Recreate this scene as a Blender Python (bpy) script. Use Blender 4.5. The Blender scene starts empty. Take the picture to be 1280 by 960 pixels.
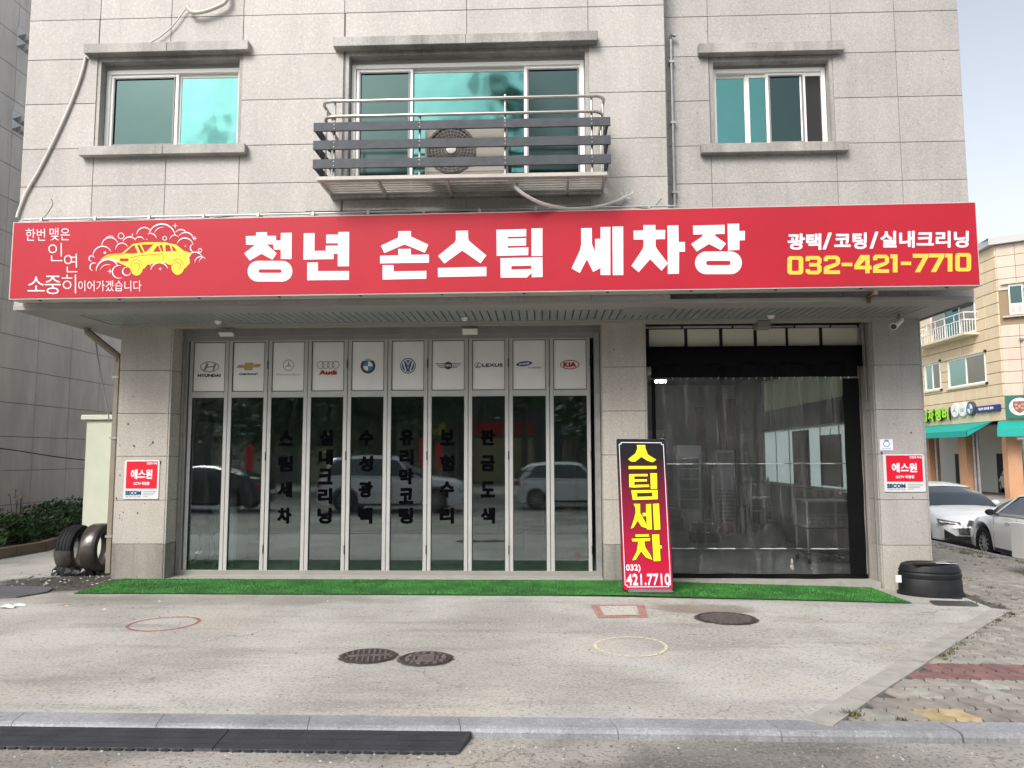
import bpy, math, random
import numpy as np
from mathutils import Vector, Matrix
from mathutils.geometry import tessellate_polygon
random.seed(7)
PI = math.pi
S = bpy.context.scene
COL = S.collection
# ------------------------------------------------------------------ camera
FPX, CAMH, CAMD = 962.0, 1.65, 10.434
YAW, PIT, ROLL = .0395, math.atan(90/962), -.0028
def _rz(a): c, s = math.cos(a), math.sin(a); return np.array([[c,-s,0],[s,c,0],[0,0,1]])
def _rx(a): c, s = math.cos(a), math.sin(a); return np.array([[1,0,0],[0,c,-s],[0,s,c]])
RC = _rz(YAW) @ _rx(PI/2+PIT) @ _rz(ROLL)
def P(px, py, Y=None, Z=None, X=None):
    """photo pixel -> point on one of the real planes of the place (measuring aid)"""
    d = RC @ np.array([(px-640)/FPX, -(py-480)/FPX, -1.]); C = (0., -CAMD, CAMH)
    t = (Y-C[1])/d[1] if Y is not None else ((Z-C[2])/d[2] if Z is not None else (X-C[0])/d[0])
    return (C[0]+t*d[0], C[1]+t*d[1], C[2]+t*d[2])
cam = bpy.data.cameras.new('camera'); co = bpy.data.objects.new('camera', cam); COL.objects.link(co)
cam.sensor_width = 36; cam.lens = FPX/1280*36; cam.clip_end = 900; cam.clip_start = .05
M4 = Matrix([list(RC[i])+[0] for i in range(3)]+[[0,0,0,1]]); M4.translation = (0, -CAMD, CAMH)
co.matrix_world = M4; S.camera = co
# ------------------------------------------------------------------ world, sun, exposure
W = bpy.data.worlds.new('World'); S.world = W; W.use_nodes = True
nt = W.node_tree; nt.nodes.clear()
SUN_EL, SUN_AZ = math.radians(42), math.radians(208)     # azimuth clockwise from +Y: a hazy sun to the front left, behind the photographer
sky = nt.nodes.new('ShaderNodeTexSky'); sky.sky_type = 'NISHITA'; sky.sun_disc = False
sky.sun_elevation = SUN_EL; sky.sun_rotation = SUN_AZ; sky.air_density = 1.0; sky.dust_density = 3.5; sky.ozone_density = 1.0
hs = nt.nodes.new('ShaderNodeHueSaturation'); hs.inputs['Saturation'].default_value = .36; hs.inputs['Value'].default_value = 1.0
bg = nt.nodes.new('ShaderNodeBackground'); bg.inputs['Strength'].default_value = .15
wo = nt.nodes.new('ShaderNodeOutputWorld')
nt.links.new(sky.outputs[0], hs.inputs['Color']); nt.links.new(hs.outputs[0], bg.inputs['Color']); nt.links.new(bg.outputs[0], wo.inputs[0])
sl = bpy.data.lights.new('sun', 'SUN'); sl.energy = 1.5; sl.angle = math.radians(24); sl.color = (1, .95, .885)
so = bpy.data.objects.new('sun', sl); COL.objects.link(so)
sd = Vector((math.sin(SUN_AZ)*math.cos(SUN_EL), math.cos(SUN_AZ)*math.cos(SUN_EL), math.sin(SUN_EL)))
so.rotation_euler = sd.to_track_quat('Z', 'Y').to_euler(); so.location = (-10, 0, 30)
vs = S.view_settings; vs.view_transform = 'Standard'; vs.look = 'None'; vs.exposure = .76; vs.gamma = 1
S.render.engine = 'CYCLES'; S.cycles.max_bounces = 8; S.cycles.transparent_max_bounces = 16
# ------------------------------------------------------------------ materials
MATS = {}
def nodes(m): return m.node_tree.nodes, m.node_tree.links
def mat(name, col, rough=.6, metal=0., bump=0., bscale=40., var=0., spec=.5, vscale=3., coat=0.):
    if name in MATS: return MATS[name]
    m = bpy.data.materials.new(name); m.use_nodes = True; N, L = nodes(m); b = N['Principled BSDF']
    b.inputs['Base Color'].default_value = (*col, 1); b.inputs['Roughness'].default_value = rough
    b.inputs['Metallic'].default_value = metal; b.inputs['Specular IOR Level'].default_value = spec
    b.inputs['Coat Weight'].default_value = coat; b.inputs['Coat Roughness'].default_value = .05
    if var or bump:
        g = N.new('ShaderNodeNewGeometry')
    if var:
        n = N.new('ShaderNodeTexNoise'); n.inputs['Scale'].default_value = vscale; n.inputs['Detail'].default_value = 6
        L.new(g.outputs['Position'], n.inputs['Vector'])
        r = N.new('ShaderNodeMapRange'); r.inputs[1].default_value = .3; r.inputs[2].default_value = .7
        r.inputs[3].default_value = 1-var; r.inputs[4].default_value = 1+var; L.new(n.outputs[0], r.inputs[0])
        mx = N.new('ShaderNodeVectorMath'); mx.operation = 'SCALE'; mx.inputs[0].default_value = col
        L.new(r.outputs[0], mx.inputs['Scale']); L.new(mx.outputs[0], b.inputs['Base Color'])
    if bump:
        n2 = N.new('ShaderNodeTexNoise'); n2.inputs['Scale'].default_value = bscale; n2.inputs['Detail'].default_value = 5
        L.new(g.outputs['Position'], n2.inputs['Vector'])
        bp = N.new('ShaderNodeBump'); bp.inputs['Strength'].default_value = bump; bp.inputs['Distance'].default_value = .01
        L.new(n2.outputs[0], bp.inputs['Height']); L.new(bp.outputs[0], b.inputs['Normal'])
    MATS[name] = m; return m
def mth(N, L, op, a, b=None, c=None):
    n = N.new('ShaderNodeMath'); n.operation = op
    for i, x in enumerate((a, b, c)):
        if x is None: continue
        if isinstance(x, (int, float)): n.inputs[i].default_value = x
        else: L.new(x, n.inputs[i])
    return n.outputs[0]
def noise(N, L, vec, scale, detail=5, rough=.5, stretch=None):
    if stretch:
        mp = N.new('ShaderNodeMapping'); mp.inputs['Scale'].default_value = stretch; L.new(vec, mp.inputs['Vector']); vec = mp.outputs[0]
    n = N.new('ShaderNodeTexNoise'); n.inputs['Scale'].default_value = scale; n.inputs['Detail'].default_value = detail
    n.inputs['Roughness'].default_value = rough; L.new(vec, n.inputs['Vector']); return n.outputs[0]
def rng(N, L, v, a, b, c, d):
    r = N.new('ShaderNodeMapRange'); r.interpolation_type = 'SMOOTHSTEP'
    for i, x in enumerate((a, b, c, d)): r.inputs[i+1].default_value = x
    L.new(v, r.inputs[0]); return r.outputs[0]
def mixc(N, L, f, a, b):
    m = N.new('ShaderNodeMix'); m.data_type = 'RGBA'
    if isinstance(f, (int, float)): m.inputs[0].default_value = f
    else: L.new(f, m.inputs[0])
    for i, x in ((6, a), (7, b)):
        if isinstance(x, tuple): m.inputs[i].default_value = (*x, 1)
        else: L.new(x, m.inputs[i])
    return m.outputs[2]
def granite(name, base, dark, light, rand=.07, pits=0., stain=.12, rough=.55):
    """polished-flame granite: fine speckle, a few pits, water staining, slight slab to slab difference"""
    m = bpy.data.materials.new(name); m.use_nodes = True; N, L = nodes(m); b = N['Principled BSDF']
    pos = N.new('ShaderNodeNewGeometry').outputs['Position']; oi = N.new('ShaderNodeObjectInfo')
    sp = noise(N, L, pos, 75, 3, .7); sp2 = noise(N, L, pos, 40, 2, .6)
    c = mixc(N, L, rng(N, L, sp, .36, .48, 1, 0), base, dark)
    c = mixc(N, L, rng(N, L, sp2, .54, .66, 0, .8), c, light)
    st = noise(N, L, pos, 1.3, 6, .6, (1.6, 1.6, .5))
    k = rng(N, L, st, .3, .7, 1-stain, 1+stain*.6)
    drip = noise(N, L, pos, 1.0, 5, .65, (9, 9, .55)); k = mth(N, L, 'MULTIPLY', k, rng(N, L, drip, .52, .74, 1.0, 1-stain*.9))
    k = mth(N, L, 'MULTIPLY', k, mth(N, L, 'ADD', mth(N, L, 'MULTIPLY', oi.outputs['Random'], rand), 1-rand*.5))
    if pits:
        vo = N.new('ShaderNodeTexVoronoi'); vo.inputs['Scale'].default_value = 9; L.new(pos, vo.inputs['Vector'])
        pt = rng(N, L, vo.outputs['Distance'], .07, .13, pits, 0)
        gate = rng(N, L, noise(N, L, pos, 2.1, 2), .5, .56, 0, 1)
        k = mth(N, L, 'MULTIPLY', k, mth(N, L, 'SUBTRACT', 1, mth(N, L, 'MULTIPLY', pt, gate)))
    v = N.new('ShaderNodeVectorMath'); v.operation = 'SCALE'; L.new(c, v.inputs[0]); L.new(k, v.inputs['Scale'])
    L.new(v.outputs[0], b.inputs['Base Color']); b.inputs['Roughness'].default_value = rough
    bp = N.new('ShaderNodeBump'); bp.inputs['Strength'].default_value = .25; bp.inputs['Distance'].default_value = .004
    L.new(sp, bp.inputs['Height']); L.new(bp.outputs[0], b.inputs['Normal'])
    MATS[name] = m; return m
G_UP = granite('granite_upper', (.415,.393,.368), (.325,.305,.285), (.49,.468,.44), .12, .2, .09)
G_UPR = granite('granite_upper_grey', (.385,.368,.35), (.28,.267,.253), (.455,.44,.42), .12, .35, .10)
G_TRIM = granite('granite_trim', (.33,.315,.295), (.24,.23,.215), (.40,.385,.36), .05, 0, .35)
G_PIL = granite('granite_pillar', (.44,.41,.365), (.28,.26,.23), (.53,.50,.45), .08, .55, .10)
G_BASE = granite('granite_plinth', (.27,.25,.225), (.18,.17,.15), (.34,.32,.28), .05, .2, .35)
G_NB = granite('granite_neighbour', (.62,.58,.53), (.52,.485,.44), (.68,.64,.59), .07, 0, .14)
G_BEIGE = granite('granite_beige', (.66,.54,.36), (.58,.46,.30), (.70,.58,.41), .10, 0, .06)
G_PINK = granite('granite_pink', (.52,.42,.34), (.46,.37,.30), (.57,.47,.39), .08, 0, .08)
G_KERB = granite('granite_kerb', (.27,.278,.292), (.19,.197,.208), (.35,.36,.377), .10, 0, .22)
M_MORT = mat('mortar', (.17,.165,.155), .9)
M_MORT2 = mat('mortar_beige', (.25,.19,.12), .9)
M_ALU = mat('painted_aluminium', (.43,.43,.42), .45, var=.05, vscale=5)
M_ALU2 = mat('aluminium_trim', (.33,.32,.30), .4, .3, var=.08)
M_PVC = mat('pvc_window_frame', (.88,.87,.84), .35)
M_STEEL = mat('galvanised_steel', (.40,.40,.40), .4, .6, var=.15, vscale=9)
M_CREAM = mat('cream_painted_steel', (.52,.49,.42), .45)
M_DARK = mat('black_plastic', (.018,.018,.02), .4)
M_BLACKM = mat('black_matte', (.012,.012,.013), .7)
M_WHITE = mat('white_print', (.80,.80,.86), .35)
M_WHITEP = mat('white_paint', (.74,.74,.73), .4)
M_RED = mat('sign_red', (.42,.014,.030), .5, spec=.3, bump=.25, bscale=1.3, var=.05, vscale=1.6)
M_RED2 = mat('panel_red', (.66,.008,.03), .35)
M_YEL = mat('sign_yellow', (.80,.60,.03), .4)
M_YELB = mat('banner_yellow', (.85,.80,.01), .45)
M_GOLD = mat('bow_gold', (.42,.30,.09), .35)
M_GREY = mat('grey_print', (.22,.22,.23), .5)
M_NAVY = mat('navy_print', (.01,.03,.16), .4)
M_BLUE = mat('blue_print', (.05,.22,.50), .4)
M_KRED = mat('dark_red_print', (.38,.015,.03), .4)
M_TEAL = mat('teal_awning', (.0,.30,.25), .6)
M_GREEN = mat('dark_green_sign', (.01,.11,.09), .5)
M_LIME = mat('lime_letters', (.35,.75,.02), .5)
M_RUBBER = mat('tyre_rubber', (.010,.011,.013), .7, spec=.25, bump=.2, bscale=60)
M_CHROME = mat('polished_metal', (.55,.55,.55), .22, 1.0)
M_BARK = mat('bark', (.09,.065,.045), .9, bump=.5, bscale=20, var=.2)
def leafmat(name, col):
    m = bpy.data.materials.new(name); m.use_nodes = True; N, L = nodes(m); b = N['Principled BSDF']
    pos = N.new('ShaderNodeNewGeometry').outputs['Position']
    n = noise(N, L, pos, 2.5, 4); n2 = noise(N, L, pos, 30, 2)
    c = mixc(N, L, rng(N, L, n, .35, .65, 0, 1), tuple(x*.6 for x in col), tuple(x*1.35 for x in col))
    c = mixc(N, L, rng(N, L, n2, .55, .7, 0, .5), c, (col[0]*2.2, col[1]*1.7, col[2]))
    L.new(c, b.inputs['Base Color']); b.inputs['Roughness'].default_value = .55
    return m
M_LEAF = leafmat('tree_leaves', (.05,.10,.025)); M_SHRUB = leafmat('shrub_leaves', (.045,.10,.03)); M_LEAF2 = leafmat('tree_leaves_yellow', (.09,.12,.03))
M_GRASS = leafmat('carpet_green', (.05,.225,.035)); M_WEED = leafmat('weeds', (.10,.10,.045))
def coated(name, col, rough, bumpd, bs=1.4):
    """solar-coated glass: tinted mirror with slight waviness"""
    m = bpy.data.materials.new(name); m.use_nodes = True; N, L = nodes(m); b = N['Principled BSDF']
    b.inputs['Base Color'].default_value = (*col, 1); b.inputs['Metallic'].default_value = 1; b.inputs['Roughness'].default_value = rough
    pos = N.new('ShaderNodeNewGeometry').outputs['Position']
    n = noise(N, L, pos, bs, 2); bp = N.new('ShaderNodeBump'); bp.inputs['Strength'].default_value = 1; bp.inputs['Distance'].default_value = bumpd
    L.new(n, bp.inputs['Height']); L.new(bp.outputs[0], b.inputs['Normal']); MATS[name] = m; return m
M_GLT = coated('teal_coated_glass', (.082,.215,.200), .07, .012)
M_GLT2 = coated('green_coated_glass', (.048,.078,.074), .12, .003)
M_GLB = coated('far_window_glass', (.35,.52,.45), .08, .002)
M_GLBR = coated('far_bronze_glass', (.33,.30,.25), .15, .002)
M_SCREEN = mat('insect_screen', (.055,.085,.08), .8, spec=.1)
M_CARGL = mat('car_glass', (.02,.03,.04), .05, spec=.9, coat=.5)
def clear(name, tint, gl, rough, wrinkle=0., haze=0., hz=(.7,.72,.72), gcol=(1,1,1), streak=0., tilt=0.):
    m = bpy.data.materials.new(name); m.use_nodes = True; N, L = nodes(m); N.remove(N['Principled BSDF'])
    o = N['Material Output']; t = N.new('ShaderNodeBsdfTransparent'); t.inputs[0].default_value = (*tint, 1)
    g = N.new('ShaderNodeBsdfGlossy'); g.inputs['Roughness'].default_value = rough; g.inputs[0].default_value = (*gcol, 1)
    mx = N.new('ShaderNodeMixShader'); fr = N.new('ShaderNodeFresnel'); fr.inputs[0].default_value = 1.5
    f = mth(N, L, 'ADD', mth(N, L, 'MULTIPLY', fr.outputs[0], .8), gl); L.new(f, mx.inputs[0])
    L.new(t.outputs[0], mx.inputs[1]); L.new(g.outputs[0], mx.inputs[2]); out = mx.outputs[0]
    pos = N.new('ShaderNodeNewGeometry').outputs['Position']
    if wrinkle:
        n = noise(N, L, pos, 7, 7, .68, (2.2, 1, .38)); bp = N.new('ShaderNodeBump'); bp.inputs['Strength'].default_value = 1; bp.inputs['Distance'].default_value = wrinkle
        L.new(n, bp.inputs['Height']); L.new(bp.outputs[0], g.inputs['Normal'])
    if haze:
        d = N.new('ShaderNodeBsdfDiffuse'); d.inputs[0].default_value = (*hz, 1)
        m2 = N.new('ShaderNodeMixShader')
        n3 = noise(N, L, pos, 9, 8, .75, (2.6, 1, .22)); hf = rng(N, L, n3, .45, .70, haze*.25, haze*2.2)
        if streak:   # highlights on the sheet's creases, painted in as white diffuse streaks, stronger higher up
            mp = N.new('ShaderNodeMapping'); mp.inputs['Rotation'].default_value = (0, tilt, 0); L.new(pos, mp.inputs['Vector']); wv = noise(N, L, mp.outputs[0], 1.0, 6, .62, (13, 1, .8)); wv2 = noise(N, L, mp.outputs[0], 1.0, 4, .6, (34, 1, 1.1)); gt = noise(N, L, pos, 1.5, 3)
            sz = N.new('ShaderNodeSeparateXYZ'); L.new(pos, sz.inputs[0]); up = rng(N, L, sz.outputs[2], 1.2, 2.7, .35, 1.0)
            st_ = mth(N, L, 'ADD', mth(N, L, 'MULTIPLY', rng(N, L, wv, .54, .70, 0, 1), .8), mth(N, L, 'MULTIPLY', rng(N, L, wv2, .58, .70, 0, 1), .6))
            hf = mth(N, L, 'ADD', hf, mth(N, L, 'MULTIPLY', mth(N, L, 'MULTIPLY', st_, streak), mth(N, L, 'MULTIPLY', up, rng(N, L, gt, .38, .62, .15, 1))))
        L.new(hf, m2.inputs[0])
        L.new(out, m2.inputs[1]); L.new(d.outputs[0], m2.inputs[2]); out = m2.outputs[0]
    L.new(out, o.inputs['Surface']); MATS[name] = m; return m
M_DOORGL = clear('storefront_glass', (.78,.87,.86), .125, .004, .00008, .008, gcol=(.94,1,1))
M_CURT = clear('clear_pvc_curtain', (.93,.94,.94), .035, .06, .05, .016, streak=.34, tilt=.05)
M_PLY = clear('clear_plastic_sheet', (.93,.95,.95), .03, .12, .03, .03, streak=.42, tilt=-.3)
M_FROST = mat('frosted_daylight_panel', (.62,.66,.60), .6)
def concrete(name, c1, c2, dark, speck=.5):
    m = bpy.data.materials.new(name); m.use_nodes = True; N, L = nodes(m); b = N['Principled BSDF']
    pos = N.new('ShaderNodeNewGeometry').outputs['Position']
    big = noise(N, L, pos, .55, 6, .6); mid = noise(N, L, pos, 3.2, 6, .65); fine = noise(N, L, pos, 38, 4, .75); strk = noise(N, L, pos, 1.4, 5, .6, (.35, 1.6, 1))
    c = mixc(N, L, rng(N, L, big, .40, .60, 0, 1), c1, c2); warm = noise(N, L, pos, .8, 4, .6, (1, 1.4, 1)); c = mixc(N, L, rng(N, L, warm, .52, .66, 0, .5), c, (.44,.40,.335) if 'fore' in name else (.36,.31,.245))
    c = mixc(N, L, rng(N, L, strk, .50, .70, 0, .6), c, dark)
    c = mixc(N, L, rng(N, L, mid, .55, .72, 0, .28), c, dark)
    f2_ = noise(N, L, pos, 16, 4, .8); c = mixc(N, L, rng(N, L, f2_, .34, .46, speck*.55, 0), c, tuple(x*.5 for x in c1)); c = mixc(N, L, rng(N, L, fine, .36, .47, speck, 0), c, tuple(x*.38 for x in c1))
    c = mixc(N, L, rng(N, L, fine, .54, .66, 0, speck*.9), c, tuple(min(x*1.5, .8) for x in c1))
    wv = N.new('ShaderNodeVectorMath'); wv.operation = 'ADD'; ns = N.new('ShaderNodeTexNoise'); ns.inputs['Scale'].default_value = 1.6; ns.inputs['Detail'].default_value = 6; L.new(pos, ns.inputs['Vector']); L.new(pos, wv.inputs[0])
    sc_ = N.new('ShaderNodeVectorMath'); sc_.operation = 'SCALE'; sc_.inputs['Scale'].default_value = 1.1; L.new(ns.outputs['Color'], sc_.inputs[0]); L.new(sc_.outputs[0], wv.inputs[1])
    vo = N.new('ShaderNodeTexVoronoi'); vo.feature = 'DISTANCE_TO_EDGE'; vo.inputs['Scale'].default_value = .42; L.new(wv.outputs[0], vo.inputs['Vector'])
    ck = mth(N, L, 'MULTIPLY', rng(N, L, vo.outputs['Distance'], .0012, .005, .55, 0), rng(N, L, noise(N, L, pos, .9, 3), .50, .58, 0, 1))
    c = mixc(N, L, ck, c, (.10,.09,.08))
    spot = noise(N, L, pos, 11, 3, .6); c = mixc(N, L, rng(N, L, spot, .70, .76, 0, .55), c, (.12,.11,.10))
    edge = N.new('ShaderNodeSeparateXYZ'); L.new(pos, edge.inputs[0])
    ew = mth(N, L, 'ADD', edge.outputs[1], mth(N, L, 'MULTIPLY', noise(N, L, pos, 3, 5, .65), .5)); c = mixc(N, L, rng(N, L, ew, -5.16, -5.02, .55 if 'fore' in name else 0, 0), c, (.44,.42,.375))
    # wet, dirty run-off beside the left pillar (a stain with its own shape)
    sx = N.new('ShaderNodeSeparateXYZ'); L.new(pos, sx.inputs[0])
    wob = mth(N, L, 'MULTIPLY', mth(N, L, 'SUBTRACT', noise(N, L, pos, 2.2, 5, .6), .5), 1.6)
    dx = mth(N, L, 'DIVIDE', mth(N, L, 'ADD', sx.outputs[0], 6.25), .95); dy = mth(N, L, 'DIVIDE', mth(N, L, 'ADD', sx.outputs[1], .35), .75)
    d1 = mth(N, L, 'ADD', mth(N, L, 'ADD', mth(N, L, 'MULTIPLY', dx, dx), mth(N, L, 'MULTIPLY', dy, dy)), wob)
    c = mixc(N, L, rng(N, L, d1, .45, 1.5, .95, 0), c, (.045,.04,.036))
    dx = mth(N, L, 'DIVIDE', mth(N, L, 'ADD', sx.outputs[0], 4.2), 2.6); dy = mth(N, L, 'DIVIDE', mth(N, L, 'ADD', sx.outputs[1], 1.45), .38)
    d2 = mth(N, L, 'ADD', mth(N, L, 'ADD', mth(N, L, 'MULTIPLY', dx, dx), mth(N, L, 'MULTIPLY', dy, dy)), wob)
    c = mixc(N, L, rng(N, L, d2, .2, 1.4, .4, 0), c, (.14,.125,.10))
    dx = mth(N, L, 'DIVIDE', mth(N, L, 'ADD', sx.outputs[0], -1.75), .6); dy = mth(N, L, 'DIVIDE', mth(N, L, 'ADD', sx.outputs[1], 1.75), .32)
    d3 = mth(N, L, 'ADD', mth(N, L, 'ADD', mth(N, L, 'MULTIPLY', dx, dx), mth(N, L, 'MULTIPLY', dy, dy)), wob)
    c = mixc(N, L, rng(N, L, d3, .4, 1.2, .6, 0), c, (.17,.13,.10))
    L.new(c, b.inputs['Base Color']); b.inputs['Roughness'].default_value = .85
    bp = N.new('ShaderNodeBump'); bp.inputs['Strength'].default_value = .5; bp.inputs['Distance'].default_value = .008
    L.new(fine, bp.inputs['Height']); L.new(bp.outputs[0], b.inputs['Normal']); return m
M_CONC = concrete('forecourt_concrete', (.335,.325,.30), (.45,.44,.41), (.20,.19,.17), .7)
M_ROAD = concrete('worn_asphalt', (.20,.19,.17), (.36,.345,.315), (.09,.085,.08), .9)
M_STRIP = mat('strip_concrete', (.33,.32,.29), .85, bump=.4, bscale=60, var=.15, vscale=6)
def pavmat(name, col):
    m = mat(name, col, .85, bump=.4, bscale=80); N, L = nodes(m); b = N['Principled BSDF']
    oi = N.new('ShaderNodeObjectInfo'); g = N.new('ShaderNodeNewGeometry')
    k = mth(N, L, 'MULTIPLY', mth(N, L, 'ADD', mth(N, L, 'MULTIPLY', oi.outputs['Random'], .35), .82), rng(N, L, noise(N, L, g.outputs['Position'], 9, 5), .3, .7, .78, 1.15))
    v = N.new('ShaderNodeVectorMath'); v.operation = 'SCALE'; v.inputs[0].default_value = col; L.new(k, v.inputs['Scale']); L.new(v.outputs[0], b.inputs['Base Color']); return m
M_PV = pavmat('paver_grey', (.27,.25,.22)); M_PVR = pavmat('paver_red', (.21,.115,.11)); M_PVY = pavmat('paver_yellow', (.40,.31,.17)); M_PVL = pavmat('paver_light', (.31,.30,.265))
M_SOIL = mat('dirt_joint', (.085,.078,.062), 1, var=.3, vscale=12)
# ------------------------------------------------------------------ mesh helpers
class MB:
    def __init__(s): s.v = []; s.f = []; s.m = []
    def add(s, vs, fs, mi=0):
        o = len(s.v); s.v += [tuple(map(float, v)) for v in vs]; s.f += [tuple(i+o for i in f) for f in fs]; s.m += [mi]*len(fs); return s
    def box(s, x0, y0, z0, x1, y1, z1, mi=0, R=None, c=None):
        v = [(x, y, z) for z in (z0, z1) for y in (y0, y1) for x in (x0, x1)]
        if R is not None: v = [tuple(R @ (Vector(p)-Vector(c)) + Vector(c)) for p in v]
        return s.add(v, [(0,2,3,1),(4,5,7,6),(0,1,5,4),(2,6,7,3),(0,4,6,2),(1,3,7,5)], mi)
    def cbox(s, x0, y0, z0, x1, y1, z1, b=.004, mi=0):
        """box with chamfered edges"""
        xs = (x0, x0+b, x1-b, x1); ys = (y0, y0+b, y1-b, y1); zs = (z0, z0+b, z1-b, z1)
        pts = {}; V = []
        def k(a, bb, c):
            if (a, bb, c) not in pts: pts[(a, bb, c)] = len(V); V.append((xs[a], ys[bb], zs[c]))
            return pts[(a, bb, c)]
        F = []
        for a in (0, 3): F.append([k(a,1,1), k(a,2,1), k(a,2,2), k(a,1,2)][::(1 if a else -1)])
        for a in (0, 3): F.append([k(1,a,1), k(1,a,2), k(2,a,2), k(2,a,1)][::(1 if a else -1)])
        for a in (0, 3): F.append([k(1,1,a), k(2,1,a), k(2,2,a), k(1,2,a)][::(1 if a else -1)])
        n = {0:1, 3:2}
        for a in (0, 3):
            for c in (0, 3):
                F.append([k(a,n[c],1), k(a,n[c],2), k(n[a],c,2), k(n[a],c,1)])
                F.append([k(a,1,n[c]), k(a,2,n[c]), k(n[a],2,c), k(n[a],1,c)])
                F.append([k(1,a,n[c]), k(2,a,n[c]), k(2,n[a],c), k(1,n[a],c)])
        for a in (0, 3):
            for c in (0, 3):
                for e in (0, 3): F.append([k(a,n[c],n[e]), k(n[a],c,n[e]), k(n[a],n[c],e)])
        return s.add(V, F, mi)
    def tube(s, pts, r, n=8, mi=0, cap=True, closed=False):
        pts = [Vector(p) for p in pts]; V = []; F = []; K = len(pts)
        rr = r if isinstance(r, (list, tuple)) else [r]*K
        up = None
        for i, p in enumerate(pts):
            if closed: t = pts[(i+1) % K]-pts[i-1]
            else: t = pts[min(i+1, K-1)]-pts[max(i-1, 0)]
            t.normalize()
            if up is None:
                up = Vector((0,0,1)) if abs(t.z) < .9 else Vector((1,0,0))
            a = t.cross(up).normalized(); bvec = a.cross(t).normalized(); up = bvec
            for j in range(n):
                w = 2*PI*j/n; V.append(p + a*math.cos(w)*rr[i] + bvec*math.sin(w)*rr[i])
        for i in range(K if closed else K-1):
            for j in range(n):
                i2 = (i+1) % K; F.append((i*n+j, i*n+(j+1) % n, i2*n+(j+1) % n, i2*n+j))
        if cap and not closed: F.append(tuple(range(n))[::-1]); F.append(tuple((K-1)*n+j for j in range(n)))
        return s.add(V, F, mi)
    def lathe(s, prof, c, axis='z', n=24, mi=0, a0=0, a1=2*PI, sx=1, sy=1):
        V = []; F = []; full = abs(a1-a0-2*PI) < 1e-6; M = n if full else n+1
        for j in range(M):
            w = a0+(a1-a0)*j/n; cw, sw = math.cos(w)*sx, math.sin(w)*sy
            for (r, h) in prof:
                if axis == 'z': V.append((c[0]+r*cw, c[1]+r*sw, c[2]+h))
                elif axis == 'y': V.append((c[0]+r*cw, c[1]+h, c[2]+r*sw))
                else: V.append((c[0]+h, c[1]+r*cw, c[2]+r*sw))
        K = len(prof)
        for j in range(n):
            j2 = (j+1) % M
            for i in range(K-1): F.append((j*K+i, j2*K+i, j2*K+i+1, j*K+i+1))
        return s.add(V, F, mi)
    def poly(s, polys, f, thick=None, mi=0):
        """polys: [outer, hole, ...] 2D; f(u, v, d) -> 3D; thick = (d0, d1) gives real edges"""
        P3 = [[Vector((p[0], p[1], 0)) for p in pl] for pl in polys]
        tris = tessellate_polygon(P3); flat = [p for pl in polys for p in pl]
        if thick is None: return s.add([f(p[0], p[1], 0) for p in flat], tris, mi)
        d0, d1 = thick
        s.add([f(p[0], p[1], d0) for p in flat], tris, mi); s.add([f(p[0], p[1], d1) for p in flat], [t[::-1] for t in tris], mi)
        for pl in polys:
            n = len(pl); V = [f(p[0], p[1], d0) for p in pl]+[f(p[0], p[1], d1) for p in pl]
            s.add(V, [(i, (i+1) % n, n+(i+1) % n, n+i) for i in range(n)], mi)
        return s
    def build(s, name, m, parent=None, smooth=False, label=None, cat=None, kind=None, group=None, xf=None):
        me = bpy.data.meshes.new(name)
        off = parent.get('_w', None) if parent is not None else None
        V = s.v
        if xf: V = [xf(p) for p in V]
        if off is not None: V = [(x-off[0], y-off[1], z-off[2]) for x, y, z in V]
        me.from_pydata(V, [], s.f)
        for mm in (m if isinstance(m, (list, tuple)) else [m]): me.materials.append(mm)
        if any(s.m): me.polygons.foreach_set('material_index', s.m)
        if smooth:
            me.polygons.foreach_set('use_smooth', [True]*len(s.f))
        me.update()
        o = bpy.data.objects.new(name, me); COL.objects.link(o)
        if smooth and smooth != 'full':
            try: me.set_sharp_from_angle(angle=math.radians(38))
            except Exception: pass
        if parent is not None:
            o.parent = parent
            if off is not None: o['_w'] = off
        tag(o, label, cat, group, kind); return o
def tag(o, label=None, cat=None, group=None, kind=None):
    if label: o['label'] = label
    if cat: o['category'] = cat
    if group: o['group'] = group
    if kind: o['kind'] = kind
    return o
def thing(name, label, cat, loc=(0,0,0), rz=0, group=None):
    o = bpy.data.objects.new(name, None); COL.objects.link(o); o.location = loc; o.rotation_euler = (0,0,rz)
    o.empty_display_size = .2
    tag(o, label, cat, group); o['_w'] = list(loc) if rz == 0 else [0,0,0]; return o
def empty_part(name, parent):
    o = bpy.data.objects.new(name, None); COL.objects.link(o); o.parent = parent; o['_w'] = parent['_w']; return o
def copy_tree(o, parent=None):
    c = o.copy(); COL.objects.link(c)
    if parent: c.parent = parent
    for ch in list(o.children): copy_tree(ch, c)
    return c
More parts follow.
